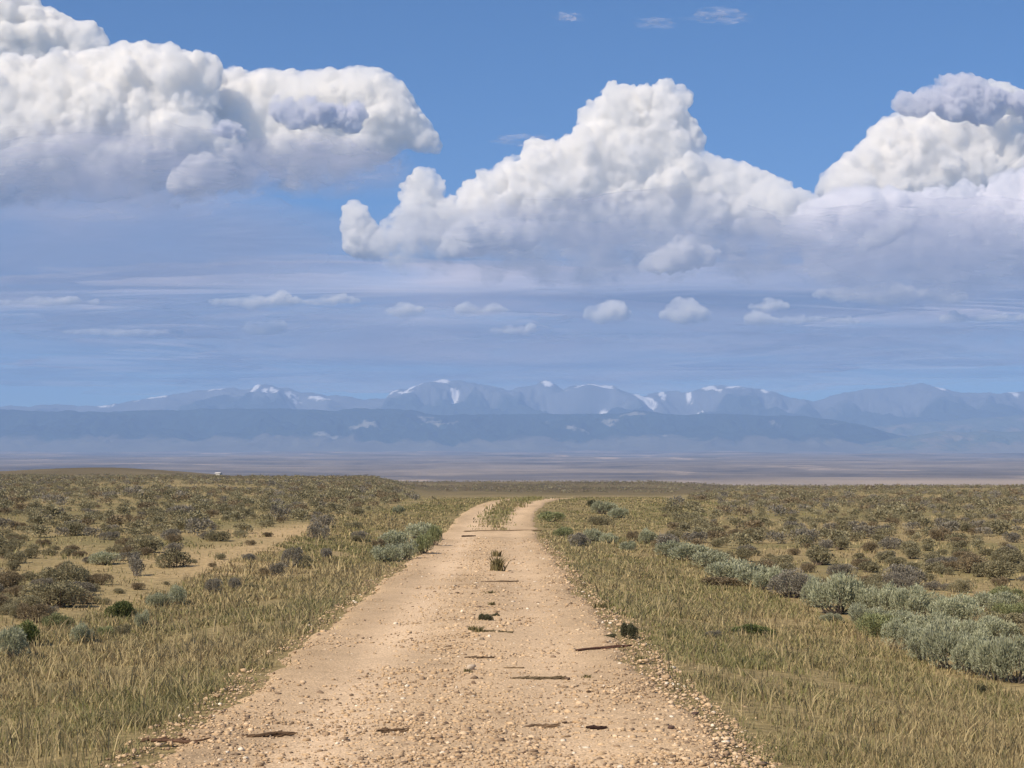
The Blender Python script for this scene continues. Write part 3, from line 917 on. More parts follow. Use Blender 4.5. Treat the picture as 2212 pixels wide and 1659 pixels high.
stick(372, 1612, 130, 0.014, (.10, .06, .04), 'long dark stick at the lower left road edge', -0.15, 10, 12)
stick(852, 1590, 64, 0.013, (.12, .08, .05), 'dark thin stick left of the centre near the bottom', 0.2, 11, 6)
stick(1012, 1161, 30, 0.045, (.04, .025, .018), 'dark short log where the road dips far ahead', 0.1, 12, 2)
stick(1100, 1148, 190, 0.030, (.17, .12, .07), 'long low litter line across the dip far ahead', 0.5, 13, 26)

# ------------------------------------------------------------------ plants
def leaf_quads(base, dirv, length, width, rng, curl=0.0):
    """a lens-shaped leaf for every base point"""
    n = len(base)
    d = dirv / (np.linalg.norm(dirv, axis=1, keepdims=True) + 1e-9)
    r = rng.normal(size=(n, 3))
    s = np.cross(d, r); s /= np.linalg.norm(s, axis=1, keepdims=True) + 1e-9
    L, Wd = length[:, None], width[:, None] * 0.5
    m = base + d * L * 0.55
    return np.stack([base, m + s * Wd, base + d * L, m - s * Wd], 1)


KINDS = {  # leaf colours, leaf length and width, upward pull, bark
    'silver': ([(.34, .355, .235), (.28, .295, .185), (.41, .415, .295), (.31, .30, .18)], 0.062, 0.015, 0.9, (.12, .10, .085)),
    'green': ([(.255, .275, .135), (.205, .225, .10), (.31, .32, .175), (.26, .25, .115)], 0.065, 0.016, 0.9, (.12, .10, .08)),
    'olive': ([(.26, .235, .14), (.195, .175, .10), (.33, .305, .195), (.225, .185, .11)], 0.045, 0.018, 0.25, (.09, .07, .055)),
    'brown': ([(.225, .175, .105), (.17, .13, .08), (.28, .23, .145), (.20, .165, .105)], 0.045, 0.017, 0.25, (.08, .06, .05)),
    'purple': ([(.225, .205, .165), (.175, .158, .125), (.28, .26, .21), (.20, .175, .125)], 0.045, 0.017, 0.35, (.10, .08, .075)),
    'weed': ([(.115, .145, .05), (.09, .115, .04), (.17, .185, .075), (.24, .225, .10)], 0.075, 0.022, 0.8, (.09, .08, .045)),
    'dark': ([(.085, .09, .05), (.065, .068, .04), (.12, .115, .065), (.15, .125, .07)], 0.065, 0.020, 1.0, (.06, .05, .035)),
}


def bush_geo(kind, seed, leaves, lscale=1.0):
    """unit bush: one metre across, 0.6 m tall; returns leaf verts, tints and branch verts"""
    cols, ll, lw, up, bark = KINDS[kind]
    rng = np.random.default_rng(seed)
    nc = rng.integers(11, 17)
    th = rng.uniform(0, 6.283, nc); rr = np.sqrt(rng.uniform(0.0, 1, nc)) * 0.36
    cz = 0.36 * np.sqrt(np.clip(1 - (rr / 0.46) ** 2, 0.05, 1)) * rng.uniform(0.65, 1.2, nc) + 0.03
    cen = np.stack([rr * np.cos(th), rr * np.sin(th), cz], -1)
    cr = rng.uniform(0.10, 0.19, nc)
    k = rng.choice(nc, leaves, p=cr ** 2 / (cr ** 2).sum())
    d = rng.normal(size=(leaves, 3)); d[:, 2] += 0.35
    d /= np.linalg.norm(d, axis=1, keepdims=True)
    rad = cr[k] * rng.uniform(0.45, 1.0, leaves) ** 0.4
    base = cen[k] + d * rad[:, None] * np.array([1, 1, 1.15])
    # ragged shoots standing up from the top
    sh = rng.uniform(0, 1, leaves) < (0.16 if up > 0.6 else 0.05)
    base[sh, 2] += rng.uniform(0.0, 0.09, sh.sum())
    base[:, 2] = np.maximum(base[:, 2], rng.uniform(0.01, 0.06, leaves))
    dirv = d * 0.7 + rng.normal(size=(leaves, 3)) * 0.35
    dirv[:, 2] += up
    q = leaf_quads(base, dirv, ll * lscale * rng.uniform(0.6, 1.3, leaves), lw * lscale * rng.uniform(0.7, 1.3, leaves), rng)
    pal_ = np.array(cols)
    clump = rng.uniform(0.86, 1.14, nc)[k]
    tint = pal_[rng.choice(4, leaves, p=[.4, .28, .2, .12])] * (rng.uniform(0.8, 1.2, leaves) * clump)[:, None]
    vs, qs, off = [], [], 0
    for i in range(nc):
        a = np.array([rng.normal(0, 0.03), rng.normal(0, 0.03), -0.03]); b = cen[i]
        m = (a + b) / 2 + np.array([b[0] * 0.25, b[1] * 0.25, -0.03]) + rng.normal(0, 0.02, 3)
        v_, q_ = tube([a, m, b, b + (b - m) * 0.45], [0.017, 0.011, 0.006, 0.002], 5)
        vs.append(v_); qs.append(q_ + off); off += len(v_)
    bv = np.concatenate(vs); bq = np.concatenate(qs)
    return q, tint, bv, bq, np.array(bark)


m_leaf = tint_mat('sage_leaf', rough=0.75, spec=0.15, translucent=0.22, random_amt=0.14)
m_stem = tint_mat('sage_bark', rough=0.95, spec=0.05, noise_scale=25, noise_amt=0.3)
PROTO = {}
for kd, nvar in (('silver', 5), ('green', 3), ('olive', 5), ('brown', 3), ('purple', 3), ('weed', 2), ('dark', 2)):
    for lod, (nl, ls) in (('near', (5200, 0.95)), ('mid', (2600, 1.35))):
        for k in range(nvar):
            q, tint, bv, bq, bark = bush_geo(kd, sum(map(ord, kd)) * 10 + k, nl, ls)
            n = len(q)
            fm = mesh_np('foliage', q.reshape(-1, 3), quads=np.arange(n * 4).reshape(-1, 4), mat=m_leaf, cols=np.repeat(tint, 4, 0))
            bm_ = mesh_np('branches', bv, quads=bq, mat=m_stem, cols=np.repeat(bark[None], len(bv), 0))
            PROTO.setdefault((kd, lod), []).append((fm, bm_))

TAKEN = []
N_BUSH = [0]


def bush(x, y, w, h, kind, label, group=None, name='sagebrush', cat='shrub', seed=None):
    rng = random.Random(seed if seed is not None else int(x * 977 + y * 131))
    lod = 'near' if y < 34 else 'mid'
    fm, bm_ = rng.choice(PROTO[(kind, lod)])
    z = float(terrain(x, y))
    o = thing(name, label, cat, (x, y, z - 0.02), rng.uniform(0, 6.28), group, (w, w, h / 0.6))
    link('foliage', fm, o); link('branches', bm_, o)
    TAKEN.append((x, y, w))
    N_BUSH[0] += 1
    return o


def bush_px(X, Y, w, h, kind, label, group=None, name='sagebrush', cat='shrub'):
    g = ground_at(X, Y)
    if g is None:
        print('no ground', X, Y); return
    s = g[1] / FPX
    return bush(g[0], g[1] + 0.35 * w * s, w * s * 1.08, max(h * s * 1.05, 0.08), kind, label, group, name, cat)


A1 = lambda r: (0.36 * r[0], 973.3 + 0.36 * r[1], 0.36 * r[2], 0.36 * r[3])
A2 = lambda r: (707.8 + 0.36 * r[0], 1017.5 + 0.36 * r[1], 0.36 * r[2], 0.36 * r[3])
A3 = lambda r: (1415.7 + 0.36 * r[0], 1017.5 + 0.36 * r[1], 0.36 * r[2], 0.36 * r[3])
GR = 'silvery sagebrush row along the right verge'
GL = 'sagebrush and weeds along the left verge'
GFL = 'sagebrush in the open field left of the road'
GFR = 'sagebrush in the open field right of the road'
GC = 'sage clump at the left road edge'
GT = 'sagebrush beside the right road edge near the crest'
row = [((2200, 1275, 200, 250), 'silver', 'tall silvery sagebrush cut by the right edge of the picture'), ((2080, 1262, 210, 235), 'silver', 'tall silvery sagebrush, nearest of the right-hand row but for the one at the edge'),
       ((1945, 1225, 210, 225), 'silver', 'silvery sagebrush with grey lower stems, third from the near end of the right row'), ((1790, 1190, 210, 250), 'silver', 'pale-crowned silvery sagebrush standing highest in the near end of the right row'),
       ((1640, 1140, 200, 190), 'silver', 'silvery sagebrush at the inner corner where the right row bulges to the grass'), ((1500, 1070, 150, 165), 'silver', 'spiky silvery sagebrush with pale shoots at the inner end of the near clump'),
       ((1380, 990, 230, 130), 'green', 'low green sagebrush skirt below the middle of the right row'), ((1850, 935, 220, 170), 'silver', 'rounded silvery sagebrush with a dark purple underside in the right row'),
       ((1690, 880, 150, 140), 'silver', 'sagebrush left of the rounded one with the dark underside'), ((1560, 885, 190, 180), 'silver', 'pale green domed sagebrush above dark stems, middle of the right row'),
       ((1400, 870, 180, 170), 'silver', 'sagebrush with black shade beneath, middle of the right row'), ((1260, 860, 170, 180), 'silver', 'sagebrush just right of the tallest in the middle of the right row'),
       ((1125, 860, 220, 220), 'silver', 'tallest green-silver sagebrush in the middle of the right row'), ((985, 815, 150, 150), 'silver', 'sagebrush left of the tallest one, with a dark hollow at its foot'),
       ((840, 760, 200, 155), 'purple', 'grey-brown woody sagebrush with bare dark stems in the right row'), ((700, 712, 150, 125), 'silver', 'greyish sagebrush left of the woody brown one in the right row'),
       ((580, 690, 180, 115), 'silver', 'silvery sagebrush in the far half of the right row, behind a low brown shrub'), ((405, 690, 210, 60), 'brown', 'low brown twiggy shrub at the foot of the right row'),
       ((430, 650, 170, 110), 'silver', 'silvery sagebrush standing above the low brown twiggy shrub'), ((330, 580, 160, 95), 'silver', 'small silvery sagebrush toward the far end of the right row'),
       ((215, 540, 180, 95), 'silver', 'pale sagebrush at the far end of the right row'), ((1060, 905, 100, 55), 'silver', 'small pale sagebrush sprig in the grass before the right row'),
       ((2085, 850, 200, 115), 'silver', 'grey-green sagebrush behind the row near the right edge'), ((2180, 915, 170, 120), 'green', 'green sagebrush between the row and the right edge of the picture'),
       ((2160, 790, 190, 85), 'green', 'flat green sagebrush at the right edge behind the row'), ((1300, 930, 190, 120), 'silver', 'silvery sagebrush filling the inner side below the tallest in the right row'), ((1500, 985, 190, 130), 'silver', 'silvery sagebrush between the green skirt and the spiky one in the right row'), ((1690, 1010, 200, 140), 'silver', 'silvery sagebrush behind the bulge of the near clump in the right row'), ((1880, 1060, 200, 150), 'silver', 'silvery sagebrush behind the pale-crowned one in the right row'), ((2060, 1040, 200, 150), 'silver', 'silvery sagebrush behind the near clump, close to the right edge'), ((500, 640, 150, 95), 'silver', 'silvery sagebrush squeezed between two others in the far half of the right row'), ((900, 740, 170, 110), 'silver', 'silvery sagebrush right of the woody grey-brown one'), ((130, 512, 160, 85), 'silver', 'pale sagebrush, last of the right row toward the crest'), ((1960, 810, 150, 70), 'silver', 'low grey sagebrush behind the rounded one in the right row')]
for r, kd, lb in row:
    X, Y, w, h = A3(r)
    bush_px(X, Y + 3, w * 1.5, h * 1.08, kd, lb, GR)
bush_px(*A3((600, 990, 270, 62)), 'weed', 'low spreading bright green weed in the right verge grass', None, 'green_weed', 'weed')
bush_px(*A3((350, 1015, 100, 65)), 'purple', 'small grey weed left of the spreading green weed', None, 'grey_weed', 'weed')
bush_px(*A3((1960, 1335, 75, 60)), 'dark', 'small dark green tuft in the grass at the lower right', None, 'green_weed', 'weed')
bush_px(*A2((1815, 1012, 115, 105)), 'dark', 'dark upright weed where the right road edge meets the grass', None, 'dark_weed', 'weed')
bush_px(*A2((1700, 1012, 90, 42)), 'dark', 'low dark weed on the gravel left of the dark upright weed', None, 'dark_weed', 'weed')
bush_px(*A2((950, 912, 95, 62)), 'dark', 'dark weed in the stony centre strip of the road', None, 'dark_weed', 'weed')
bush_px(*A2((1005, 885, 60, 36)), 'dark', 'small dark weed right of the one in the centre strip', None, 'dark_weed', 'weed')
bush_px(*A2((960, 985, 110, 40)), 'brown', 'thin brown-green weed below the dark weed in the centre strip', None, 'small_weed', 'weed')
bush_px(*A2((1895, 1220, 110, 110)), 'weed', 'green weed at the right road edge below the dark upright weed', None, 'green_weed', 'weed') if False else None
left_specials = [((60, 1262, 200, 190), 'silver', 'large silvery sagebrush cut by the left edge of the picture'), ((480, 1165, 140, 125), 'silver', 'rounded silvery sagebrush with a dark underside at the left verge'),
                 ((330, 1072, 190, 85), 'green', 'pale green flat sagebrush behind the rounded one at the left verge'), ((710, 1020, 190, 105), 'weed', 'bright green leafy shrub at the left verge'),
                 ((630, 1125, 110, 75), 'green', 'dull green low shrub right of the rounded silvery one'), ((730, 1112, 100, 75), 'olive', 'dull olive shrub below the bright green leafy one'),
                 ((845, 1062, 100, 100), 'silver', 'grey sagebrush just right of the bright green leafy shrub'), ((955, 945, 180, 85), 'silver', 'long low silvery sagebrush at the left verge'),
                 ((1050, 930, 110, 120), 'silver', 'tall round silvery sagebrush at the end of the long low one'), ((1278, 860, 105, 90), 'purple', 'grey rounded shrub standing alone on the bare tan patch edge'),
                 ((1405, 840, 110, 75), 'purple', 'grey twiggy shrub with a pale stalk beside the left verge'), ((1505, 838, 90, 45), 'olive', 'low olive shrub right of the twiggy grey one'),
                 ((1580, 752, 70, 50), 'brown', 'small rusty brown shrub left of the purple-grey shrubs'), ((1665, 752, 110, 75), 'purple', 'purple-grey shrub, left of the three by the left verge'),
                 ((1750, 705, 120, 125), 'purple', 'tall purple-grey shrub, middle of the three by the left verge'), ((1845, 690, 100, 60), 'olive', 'olive shrub between the purple-grey shrubs by the left verge'),
                 ((1955, 655, 95, 65), 'purple', 'dark purple shrub, rightmost of those by the left verge'), ((140, 1180, 200, 130), 'weed', 'dark green leafy weeds behind the large silvery sagebrush at the left edge'),
                 ((620, 690, 190, 75), 'silver', 'silvery wide sagebrush in the left field, pale among darker ones'), ((800, 755, 125, 125), 'purple', 'tall grey sagebrush standing out in the left field'),
                 ((360, 738, 80, 65), 'brown', 'dark reddish-brown shrub in the left field'), ((1905, 540, 120, 105), 'purple', 'grey tall shrub with upright stalks beyond the bare tan patch')]
for r, kd, lb in left_specials:
    bush_px(*A1(r), kd, lb, GL if r[1] > 800 else None)
clump = [((345, 552, 185, 100), 'silver', 'pale rounded sagebrush at the near left of the clump by the left road edge'), ((460, 535, 190, 110), 'silver', 'rounded grey-green sagebrush in the near middle of the clump by the left road edge'),
         ((570, 505, 160, 120), 'green', 'greenest sagebrush at the road side of the clump by the left road edge'), ((645, 455, 100, 125), 'green', 'tall green sagebrush touching the left road edge, rightmost of its clump'),
         ((410, 462, 210, 95), 'silver', 'grey-green sagebrush in the back left of the clump by the left road edge'), ((545, 420, 220, 100), 'silver', 'wide silver-green sagebrush at the back of the clump by the left road edge'),
         ((300, 468, 85, 60), 'brown', 'dark brown shrub left of the clump by the left road edge'), ((190, 425, 100, 60), 'purple', 'grey shrub in the yellow grass left of the roadside clump'),
         ((170, 268, 120, 55), 'olive', 'dark olive shrub at the edge of the left field near the crest'), ((422, 258, 75, 50), 'silver', 'small pale round sagebrush beside the left verge near the crest')]
for r, kd, lb in clump:
    bush_px(*A2(r), kd, lb, GC if r[1] > 400 and r[0] > 320 else None)
right_top = [((1592, 218, 85, 40), 'dark', 'small dark green shrub near the crest right of the road'), ((1650, 262, 170, 75), 'silver', 'pale sagebrush below the small dark shrub right of the road'),
             ((1745, 285, 140, 60), 'silver', 'low grey sagebrush right of the pale one near the crest'), ((1640, 325, 150, 55), 'olive', 'dark low shrub beneath the pale sagebrush right of the road'),
             ((1350, 305, 170, 60), 'green', 'flat green sagebrush close to the right road edge'), ((1500, 462, 160, 90), 'purple', 'purple-grey sagebrush in the grass right of the road dip'),
             ((1590, 428, 150, 75), 'silver', 'silvery sagebrush behind the purple-grey one'), ((1690, 436, 110, 60), 'silver', 'grey sagebrush, third from the road in the far row'),
             ((1830, 424, 80, 65), 'brown', 'dark brown shrub in the far row right of the road'), ((1810, 488, 130, 65), 'silver', 'pale flat sagebrush standing in front of the far row'),
             ((1925, 440, 120, 85), 'silver', 'bright pale sagebrush right of the dark brown shrub in the far row'), ((2045, 490, 170, 105), 'purple', 'wide purple-grey sagebrush at the right end of the far row'),
             ((1420, 400, 150, 60), 'green', 'faint green sagebrush between the road and the far row')]
for r, kd, lb in right_top:
    bush_px(*A2(r), kd, lb, GT)
LFL = 'olive-grey sagebrush among many alike in the open field left of the road'
LFR = 'dark olive sagebrush among many alike in the open field right of the road'
fl = [(40, 500, 80), (250, 575, 100), (60, 605, 110), (135, 635, 70), (290, 630, 95), (330, 598, 60), (480, 640, 110), (150, 780, 120), (240, 830, 130), (530, 850, 130), (600, 925, 120), (815, 838, 100),
      (1000, 806, 55), (395, 920, 110), (1040, 708, 210), (1150, 676, 70), (1270, 700, 70), (1320, 656, 80), (1480, 660, 115), (1290, 548, 150), (1440, 520, 90), (1600, 520, 90), (1590, 458, 90), (1930, 460, 130),
      (2110, 468, 110), (2140, 550, 90), (1500, 570, 70), (1070, 410, 90), (650, 540, 120), (430, 512, 170), (780, 548, 70), (860, 630, 110), (1060, 488, 70), (960, 468, 70), (940, 410, 130), (620, 478, 70),
      (110, 468, 100), (215, 430, 100), (310, 408, 130), (440, 424, 70), (700, 1000, 60), (80, 880, 140), (200, 930, 120), (300, 980, 110), (100, 1010, 150), (700, 860, 90), (470, 740, 80), (60, 720, 110)]
for i, (a, b, w) in enumerate(fl):
    bush_px(*A1((a, b, w, w * (0.38 + 0.07 * ((i * 7) % 3)))), ('olive', 'brown', 'olive', 'purple', 'olive')[i % 5], LFL, GFL)
fr = [(1220, 530, 100), (1295, 490, 120), (985, 560, 120), (1290, 612, 170), (1030, 480, 120), (930, 430, 130), (1280, 668, 110), (1640, 660, 110), (1560, 590, 100), (1780, 590, 180), (1990, 640, 170), (2080, 690, 120),
      (1830, 470, 130), (1550, 500, 150), (1430, 470, 160), (1090, 570, 60), (920, 610, 110), (690, 520, 60), (590, 510, 100), (840, 380, 150), (620, 410, 160), (500, 400, 130), (360, 400, 130), (380, 460, 100), (250, 430, 170),
      (120, 410, 110), (60, 470, 150), (1320, 400, 160), (2060, 380, 160), (2150, 430, 130), (1890, 370, 130), (1720, 420, 150), (1570, 320, 160), (2000, 510, 110), (2130, 500, 110), (1430, 610, 80), (1740, 700, 60), (1500, 720, 70)]
for i, (a, b, w) in enumerate(fr):
    bush_px(*A3((a, b, w, w * (0.38 + 0.07 * ((i * 5) % 3)))), ('olive', 'brown', 'olive', 'olive', 'purple')[i % 5], LFR, GFR)

# the rest of the field: the nearest as things, the far ones as one mass
rf = np.random.default_rng(77)
cand = []
M = 44000
cy_ = np.sqrt(rf.uniform(20 ** 2, 430 ** 2, M)); ca_ = rf.uniform(-0.40, 0.40, M); cx_ = ca_ * cy_
dens = 0.92 - 0.45 * sstep(80, 180, cy_) + 1.1 * fbm(cx_ * 0.09, cy_ * 0.06, octaves=3, seed=91)
okk = rf.uniform(0, 1, M) < dens
off_ = cx_ - road_x(np.minimum(cy_, 150))
okk &= np.where(cy_ < 112, (off_ < -5.6 - 1.2 * rf.uniform(0, 1, M)) | (off_ > 5.6 + 0.05 * np.maximum(cy_ - 40, 0) * 1.0), (ca_ < -0.055) | (ca_ > 0.10))
sc_ = (np.exp(-((cx_ + 6.4) / 2.2) ** 2 - ((cy_ - 39) / 9.0) ** 2) + np.exp(-((cx_ + 6.6) / 1.9) ** 2 - ((cy_ - 55) / 10.0) ** 2))
okk &= sc_ < 0.55
cx_, cy_ = cx_[okk], cy_[okk]
order = np.argsort(cy_)
cell, kept = {}, []
for (x, y, w) in TAKEN:
    cell.setdefault((int(x // 2), int(y // 2)), []).append((x, y, w))
for i in order:
    x, y = cx_[i], cy_[i]
    w = float(np.clip(rf.lognormal(math.log(0.56), 0.30), 0.32, 1.1))
    near = [q for a in (-1, 0, 1) for b in (-1, 0, 1) for q in cell.get((int(x // 2) + a, int(y // 2) + b), [])]
    if any((x - q[0]) ** 2 + (y - q[1]) ** 2 < (0.35 * (w + q[2])) ** 2 for q in near):
        continue
    cell.setdefault((int(x // 2), int(y // 2)), []).append((x, y, w)); kept.append((x, y, w))
single, rest = [], []
for (x, y, w) in kept:
    X_ = 1106 + FPX * x / y
    (single if -60 < X_ < 2272 and len(single) + N_BUSH[0] < 296 else rest).append((x, y, w))
for i, (x, y, w) in enumerate(single):
    bush(x, y, w, w * rf.uniform(0.36, 0.54), ('olive', 'olive', 'brown', 'olive', 'olive', 'purple')[rf.integers(0, 6)], LFL if x < 0 else LFR, GFL if x < 0 else GFR)
print('bushes', N_BUSH[0], 'rest', len(rest))


def scrub(items):
    """distant sagebrush: low clumps of a few dozen larger leaves each"""
    qs, ts = [], []
    protos = {}
    for lod, (nl, ls) in enumerate(((480, 2.6), (170, 4.0), (60, 5.8), (22, 8.5))):
        for k, kd in enumerate(('olive', 'olive', 'brown', 'purple', 'olive', 'olive')):
            q, tint, *_ = bush_geo(kd, 900 + k * 7 + lod, nl, ls)
            protos[(lod, k)] = (q, tint)
    for (x, y, w) in items:
        lod = 0 if y < 85 else 1 if y < 190 else 2 if y < 440 else 3
        q, tint = protos[(lod, rf.integers(0, 6))]
        a = rf.uniform(0, 6.28); h = w * rf.uniform(0.40, 0.58) / 0.6
        v = q.reshape(-1, 3)
        v = np.stack([(v[:, 0] * math.cos(a) - v[:, 1] * math.sin(a)) * w + x, (v[:, 0] * math.sin(a) + v[:, 1] * math.cos(a)) * w + y, v[:, 2] * h], -1)
        qs.append(v); ts.append(np.repeat(tint * rf.uniform(0.85, 1.15), 4, 0))
    v = np.concatenate(qs)
    base = np.repeat(np.array([terrain(x, y) for (x, y, w) in items]), [len(a) for a in qs])
    v[:, 2] += base
    me = mesh_np('sagebrush_scrub', v, quads=np.arange(len(v)).reshape(-1, 4), mat=m_leaf, cols=np.concatenate(ts))
    print('scrub faces', len(v) // 4)
    link('sagebrush_scrub', me, kind='stuff', label='sagebrush scrub covering the farther field on both sides', category='sagebrush')


ridge = []
for _ in range(9000):
    y = rf.uniform(440, 900); x = rf.uniform(-0.40, 0.40) * y
    if rf.uniform() < 0.55 + 0.8 * float(fbm(np.array([x * 0.012]), np.array([y * 0.02]), octaves=3, seed=95)[0]):
        (ridge.append((x, y, rf.uniform(0.6, 1.3))) if x / y > -0.14 or y < 470 else None)
scrub(rest + ridge)

# ------------------------------------------------------------------ grass
def blades(x, y, z, h, w, lean, tint, rng):
    n = len(x)
    a = rng.uniform(0, 6.283, n)
    sx, sy = np.cos(a) * w * 0.5, np.sin(a) * w * 0.5
    la = rng.uniform(0, 6.283, n)
    lx, ly = np.cos(la) * lean * h, np.sin(la) * lean * h
    b = np.stack([x, y, z - 0.01], -1)
    s = np.stack([sx, sy, np.zeros(n)], -1)
    m = b + np.stack([lx * 0.35, ly * 0.35, h * 0.58], -1)
    t = b + np.stack([lx, ly, h], -1)
    v = np.stack([b - s, b + s, m + s * 0.8, m - s * 0.8, t], 1).reshape(-1, 3)
    i = (np.arange(n) * 5)[:, None]
    return v, i + np.array([[0, 1, 2, 3]]), i + np.array([[3, 2, 4]]), np.repeat(tint, 5, 0)


rq = np.random.default_rng(33)
GREEN = np.array([0.185, 0.185, 0.06]); STRAW = np.array([0.45, 0.365, 0.195]); BROWN = np.array([0.235, 0.18, 0.10]); PALEG = np.array([0.29, 0.27, 0.14])


def tuft_field(n, ya, yb, p, xfun, hrange, nb, straw, seed, spread=0.05, thin=None):
    rng = np.random.default_rng(seed)
    y = inv_pdf(n, ya, yb, p, rng); x, keep = xfun(y, rng)
    x, y = x[keep], y[keep]
    dn = rng.uniform(0, 1, len(x)) < 0.58 + 1.3 * fbm(x * 1.3, y * 1.0, octaves=3, seed=seed + 7)
    x, y = x[dn], y[dn]
    g = fbm(x * 1.1, y * 0.8, octaves=4, seed=seed + 1, gain=0.6); c = fbm(x * 0.23, y * 0.16, octaves=3, seed=seed + 2)
    hh = (hrange[0] + (hrange[1] - hrange[0]) * sstep(-0.45, 0.45, g + 0.3 * rng.normal(size=len(x)))) * rng.uniform(0.75, 1.2, len(x))
    sp = spread * (0.6 + 0.8 * rng.uniform(0, 1, len(x))) * (1 + y / 40)
    k = np.repeat(np.arange(len(x)), nb)
    bx = x[k] + rng.normal(0, 1, len(k)) * sp[k]; by = y[k] + rng.normal(0, 1, len(k)) * sp[k]
    bh = hh[k] * rng.uniform(0.45, 1.15, len(k))
    fs = sstep(-0.5, 0.5, 0.9 * c[k] + 0.5 * rng.normal(size=len(k)) + (straw - 0.5) * 1.6)[:, None]
    gmix = rng.uniform(0, 1, len(k))[:, None]
    tint = (GREEN * (1 - gmix) + PALEG * gmix) * (1 - fs) + np.where(rng.uniform(0, 1, len(k))[:, None] < 0.7, STRAW, BROWN) * fs
    tint = tint * rng.uniform(0.70, 1.18, (len(k), 1))
    w = np.maximum(0.0030, 0.00058 * by) * rng.uniform(0.7, 1.4, len(k))
    return blades(bx, by, terrain(bx, by), bh, w, rng.uniform(0.1, 1.0, len(k)) ** 1.3, tint, rng)


def x_left(y, rng):
    u = -rng.uniform(1.55, 5.6, len(y))
    e = 1.86 + 0.22 * fbm(y * 0.55 - 40, u * 0.2, octaves=4, seed=81) + 0.10 * sstep(18, 11, y)
    keep = rng.uniform(0, 1, len(y)) < sstep(-0.12, 0.40, -u - e) * (1.0 - 0.5 * sstep(4.4, 5.6, -u))
    return road_x(y) + u, keep


def x_right(y, rng):
    top = 5.3 + 6.0 * sstep(55, 100, y)
    u = 1.55 + (top - 1.55) * rng.uniform(0, 1, len(y))
    e = 1.86 + 0.22 * fbm(y * 0.55 + 40, u * 0.2, octaves=4, seed=81) + 0.18 * sstep(20, 10, y)
    bare = np.exp(-((u - 2.7) / 0.7) ** 2 - ((y - 10.6) / 0.9) ** 2)
    keep = rng.uniform(0, 1, len(y)) < sstep(-0.12, 0.45, u - e) * (1 - 0.75 * bare)
    return road_x(y) + u, keep


def x_strip(y, rng):
    u = rng.normal(0, 0.30, len(y))
    return road_x(y) + u, rng.uniform(0, 1, len(y)) < sstep(64, 80, y)


def x_field(y, rng):
    a = rng.uniform(-0.38, 0.38, len(y)); x = a * y
    o = x - road_x(np.minimum(y, 150))
    s = np.exp(-((x + 6.4) / 1.9) ** 2 - ((y - 39) / 9.0) ** 2) + np.exp(-((x + 6.6) / 1.6) ** 2 - ((y - 55) / 10.0) ** 2)
    k = (o < -4.6) | (o > 4.8) | (y > 112)
    return x, k & (rng.uniform(0, 1, len(y)) > 0.85 * s)


parts = [tuft_field(40000, 8.2, 112, 1.55, x_left, (0.035, 0.115), 12, 0.60, 401), tuft_field(44000, 8.2, 125, 1.5, x_right, (0.035, 0.10), 12, 0.52, 402),
         tuft_field(900, 64, 112, 0.5, x_strip, (0.12, 0.24), 10, 0.35, 403), tuft_field(34000, 9, 240, 1.25, x_field, (0.04, 0.12), 8, 0.70, 404, spread=0.09)]
parts += [tuft_field(5200, 8.4, 60, 1.5, x_left, (0.14, 0.26), 2, 1.2, 405, spread=0.03), tuft_field(4200, 8.4, 60, 1.5, x_right, (0.13, 0.24), 2, 1.2, 406, spread=0.03)]
V_, Q_, T_, K_, off = [], [], [], [], 0
for v, q, t_, c_ in parts:
    V_.append(v); Q_.append(q + off); T_.append(t_ + off); K_.append(c_); off += len(v)
m_grass = tint_mat('grass_blade', rough=0.7, spec=0.15, translucent=0.3)
link('grass', mesh_np('grass', np.concatenate(V_), tris=np.concatenate(T_), quads=np.concatenate(Q_), mat=m_grass, cols=np.concatenate(K_)), kind='stuff')
print('blades', off // 5)


def tuft(X, Y, w, h, label, cols, seed, n=170):
    g = ground_at(X, Y)
    s = g[1] / FPX
    rng = np.random.default_rng(seed)
    r = w * s * 0.5
    bx, by = rng.normal(0, 0.38 * r, n), rng.normal(0, 0.38 * r, n)
    cols = np.array(cols)
    v, q, t_, c_ = blades(bx, by, np.zeros(n), h * s * rng.uniform(0.35, 1.1, n), np.maximum(0.004, 0.0006 * g[1]) * rng.uniform(0.8, 1.5, n), rng.uniform(0.15, 1.0, n), cols[rng.integers(0, len(cols), n)] * rng.uniform(0.8, 1.2, (n, 1)), rng)
    o = link('grass_tuft', mesh_np('grass_tuft', v, quads=q, tris=t_, mat=m_grass, cols=c_), label=label, category='grass tuft', group='grass tufts on the road crown')
    o.location = (g[0], g[1], float(road_z(np.array(g[0]), np.array(g[1]))))


OG = [(.13, .12, .05), (.20, .17, .08), (.10, .085, .04), (.30, .24, .12)]
tuft(1076, 1236, 34, 34, 'olive grass tuft alone in the middle of the road', OG, 1)
tuft(1073, 1205, 22, 16, 'thin grass tuft just beyond the olive one in the middle of the road', OG, 2, 60)
tuft(1058, 1286, 26, 9, 'small flat tuft just before the thick dark stick', OG, 3, 50)
tuft(1062, 1312, 16, 10, 'tiny tuft between the thick dark stick and the dark weed', OG, 4, 40)
tuft(1022, 1368, 22, 14, 'small tuft left of the olive-brown stick', OG, 5, 60)
tuft(1035, 1372, 30, 16, 'pale olive tuft at the left end of the olive-brown stick', OG, 6, 80)
tuft(1012, 1460, 20, 11, 'dry tuft touching the largest stone on the road', OG, 7, 50)
tuft(1300, 1318, 40, 14, 'flat dry tuft on the gravel of the right road edge', OG, 8, 80)
tuft(1385, 1434, 40, 14, 'dry tuft right of the long reddish stick', OG, 9, 80)
tuft(1270, 1470, 36, 9, 'flat dry tuft at the right end of the litter line', OG, 10, 60)

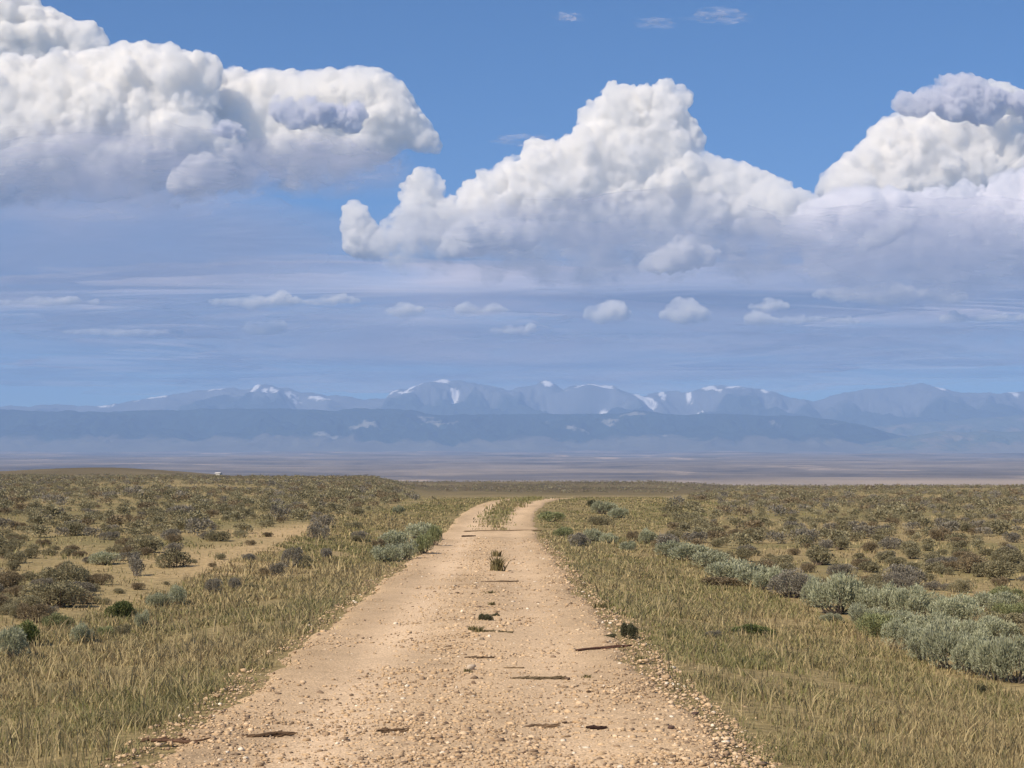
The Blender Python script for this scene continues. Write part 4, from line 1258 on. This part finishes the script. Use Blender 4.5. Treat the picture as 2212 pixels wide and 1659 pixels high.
# ------------------------------------------------------------------ far small things
g = ground_at(472, 1026, 880)
print('shed at', g)
sx_, sy_, sz_ = g
s = sy_ / FPX
sh = thing('shed', 'tiny white shed alone on the left skyline', 'shed', (sx_, sy_, sz_), math.radians(-28))
L_, D_, H_ = 12 * s, 6 * s, 4.8 * s
m_white, t, out = new_mat('white_paint')
p = t.n('ShaderNodeBsdfPrincipled'); p.inputs['Base Color'].default_value = (.62, .61, .58, 1); p.inputs['Roughness'].default_value = 0.6; t.l(p.outputs[0], out.inputs['Surface'])
m_dark, t, out = new_mat('dark_opening')
p = t.n('ShaderNodeBsdfPrincipled'); p.inputs['Base Color'].default_value = (.06, .055, .05, 1); t.l(p.outputs[0], out.inputs['Surface'])
hx_, hy_ = L_ / 2, D_ / 2
wv = [(-hx_, -hy_, -.2), (hx_, -hy_, -.2), (hx_, hy_, -.2), (-hx_, hy_, -.2), (-hx_, -hy_, H_ * .68), (hx_, -hy_, H_ * .68), (hx_, hy_, H_ * .68), (-hx_, hy_, H_ * .68), (-hx_, 0, H_ * .97), (hx_, 0, H_ * .97)]
link('wall', mesh_np('wall', wv, quads=[(0, 1, 5, 4), (2, 3, 7, 6), (1, 2, 6, 5), (3, 0, 4, 7)], tris=[(5, 6, 9), (7, 4, 8)], mat=m_white), sh)
o_ = 0.25
rv = [(-hx_ - o_, -hy_ - o_, H_ * .64), (hx_ + o_, -hy_ - o_, H_ * .64), (hx_ + o_, 0, H_), (-hx_ - o_, 0, H_), (hx_ + o_, hy_ + o_, H_ * .64), (-hx_ - o_, hy_ + o_, H_ * .64)]
rv += [(a, b, c + 0.15) for a, b, c in rv]
link('roof', mesh_np('roof', rv, quads=[(0, 3, 2, 1), (3, 5, 4, 2), (6, 7, 8, 9), (9, 8, 10, 11), (0, 1, 7, 6), (1, 2, 8, 7), (2, 4, 10, 8), (4, 5, 11, 10), (5, 3, 9, 11), (3, 0, 6, 9)], mat=m_white), sh)
dv = [(hx_ + .05, -hy_ * .5, 0), (hx_ + .05, hy_ * .5, 0), (hx_ + .05, hy_ * .5, H_ * .55), (hx_ + .05, -hy_ * .5, H_ * .55)]
dv += [(a - .04, b, c) for a, b, c in dv]
link('door', mesh_np('door', dv, quads=[(0, 1, 2, 3), (5, 4, 7, 6), (0, 4, 5, 1), (3, 2, 6, 7), (1, 5, 6, 2), (4, 0, 3, 7)], mat=m_dark), sh)
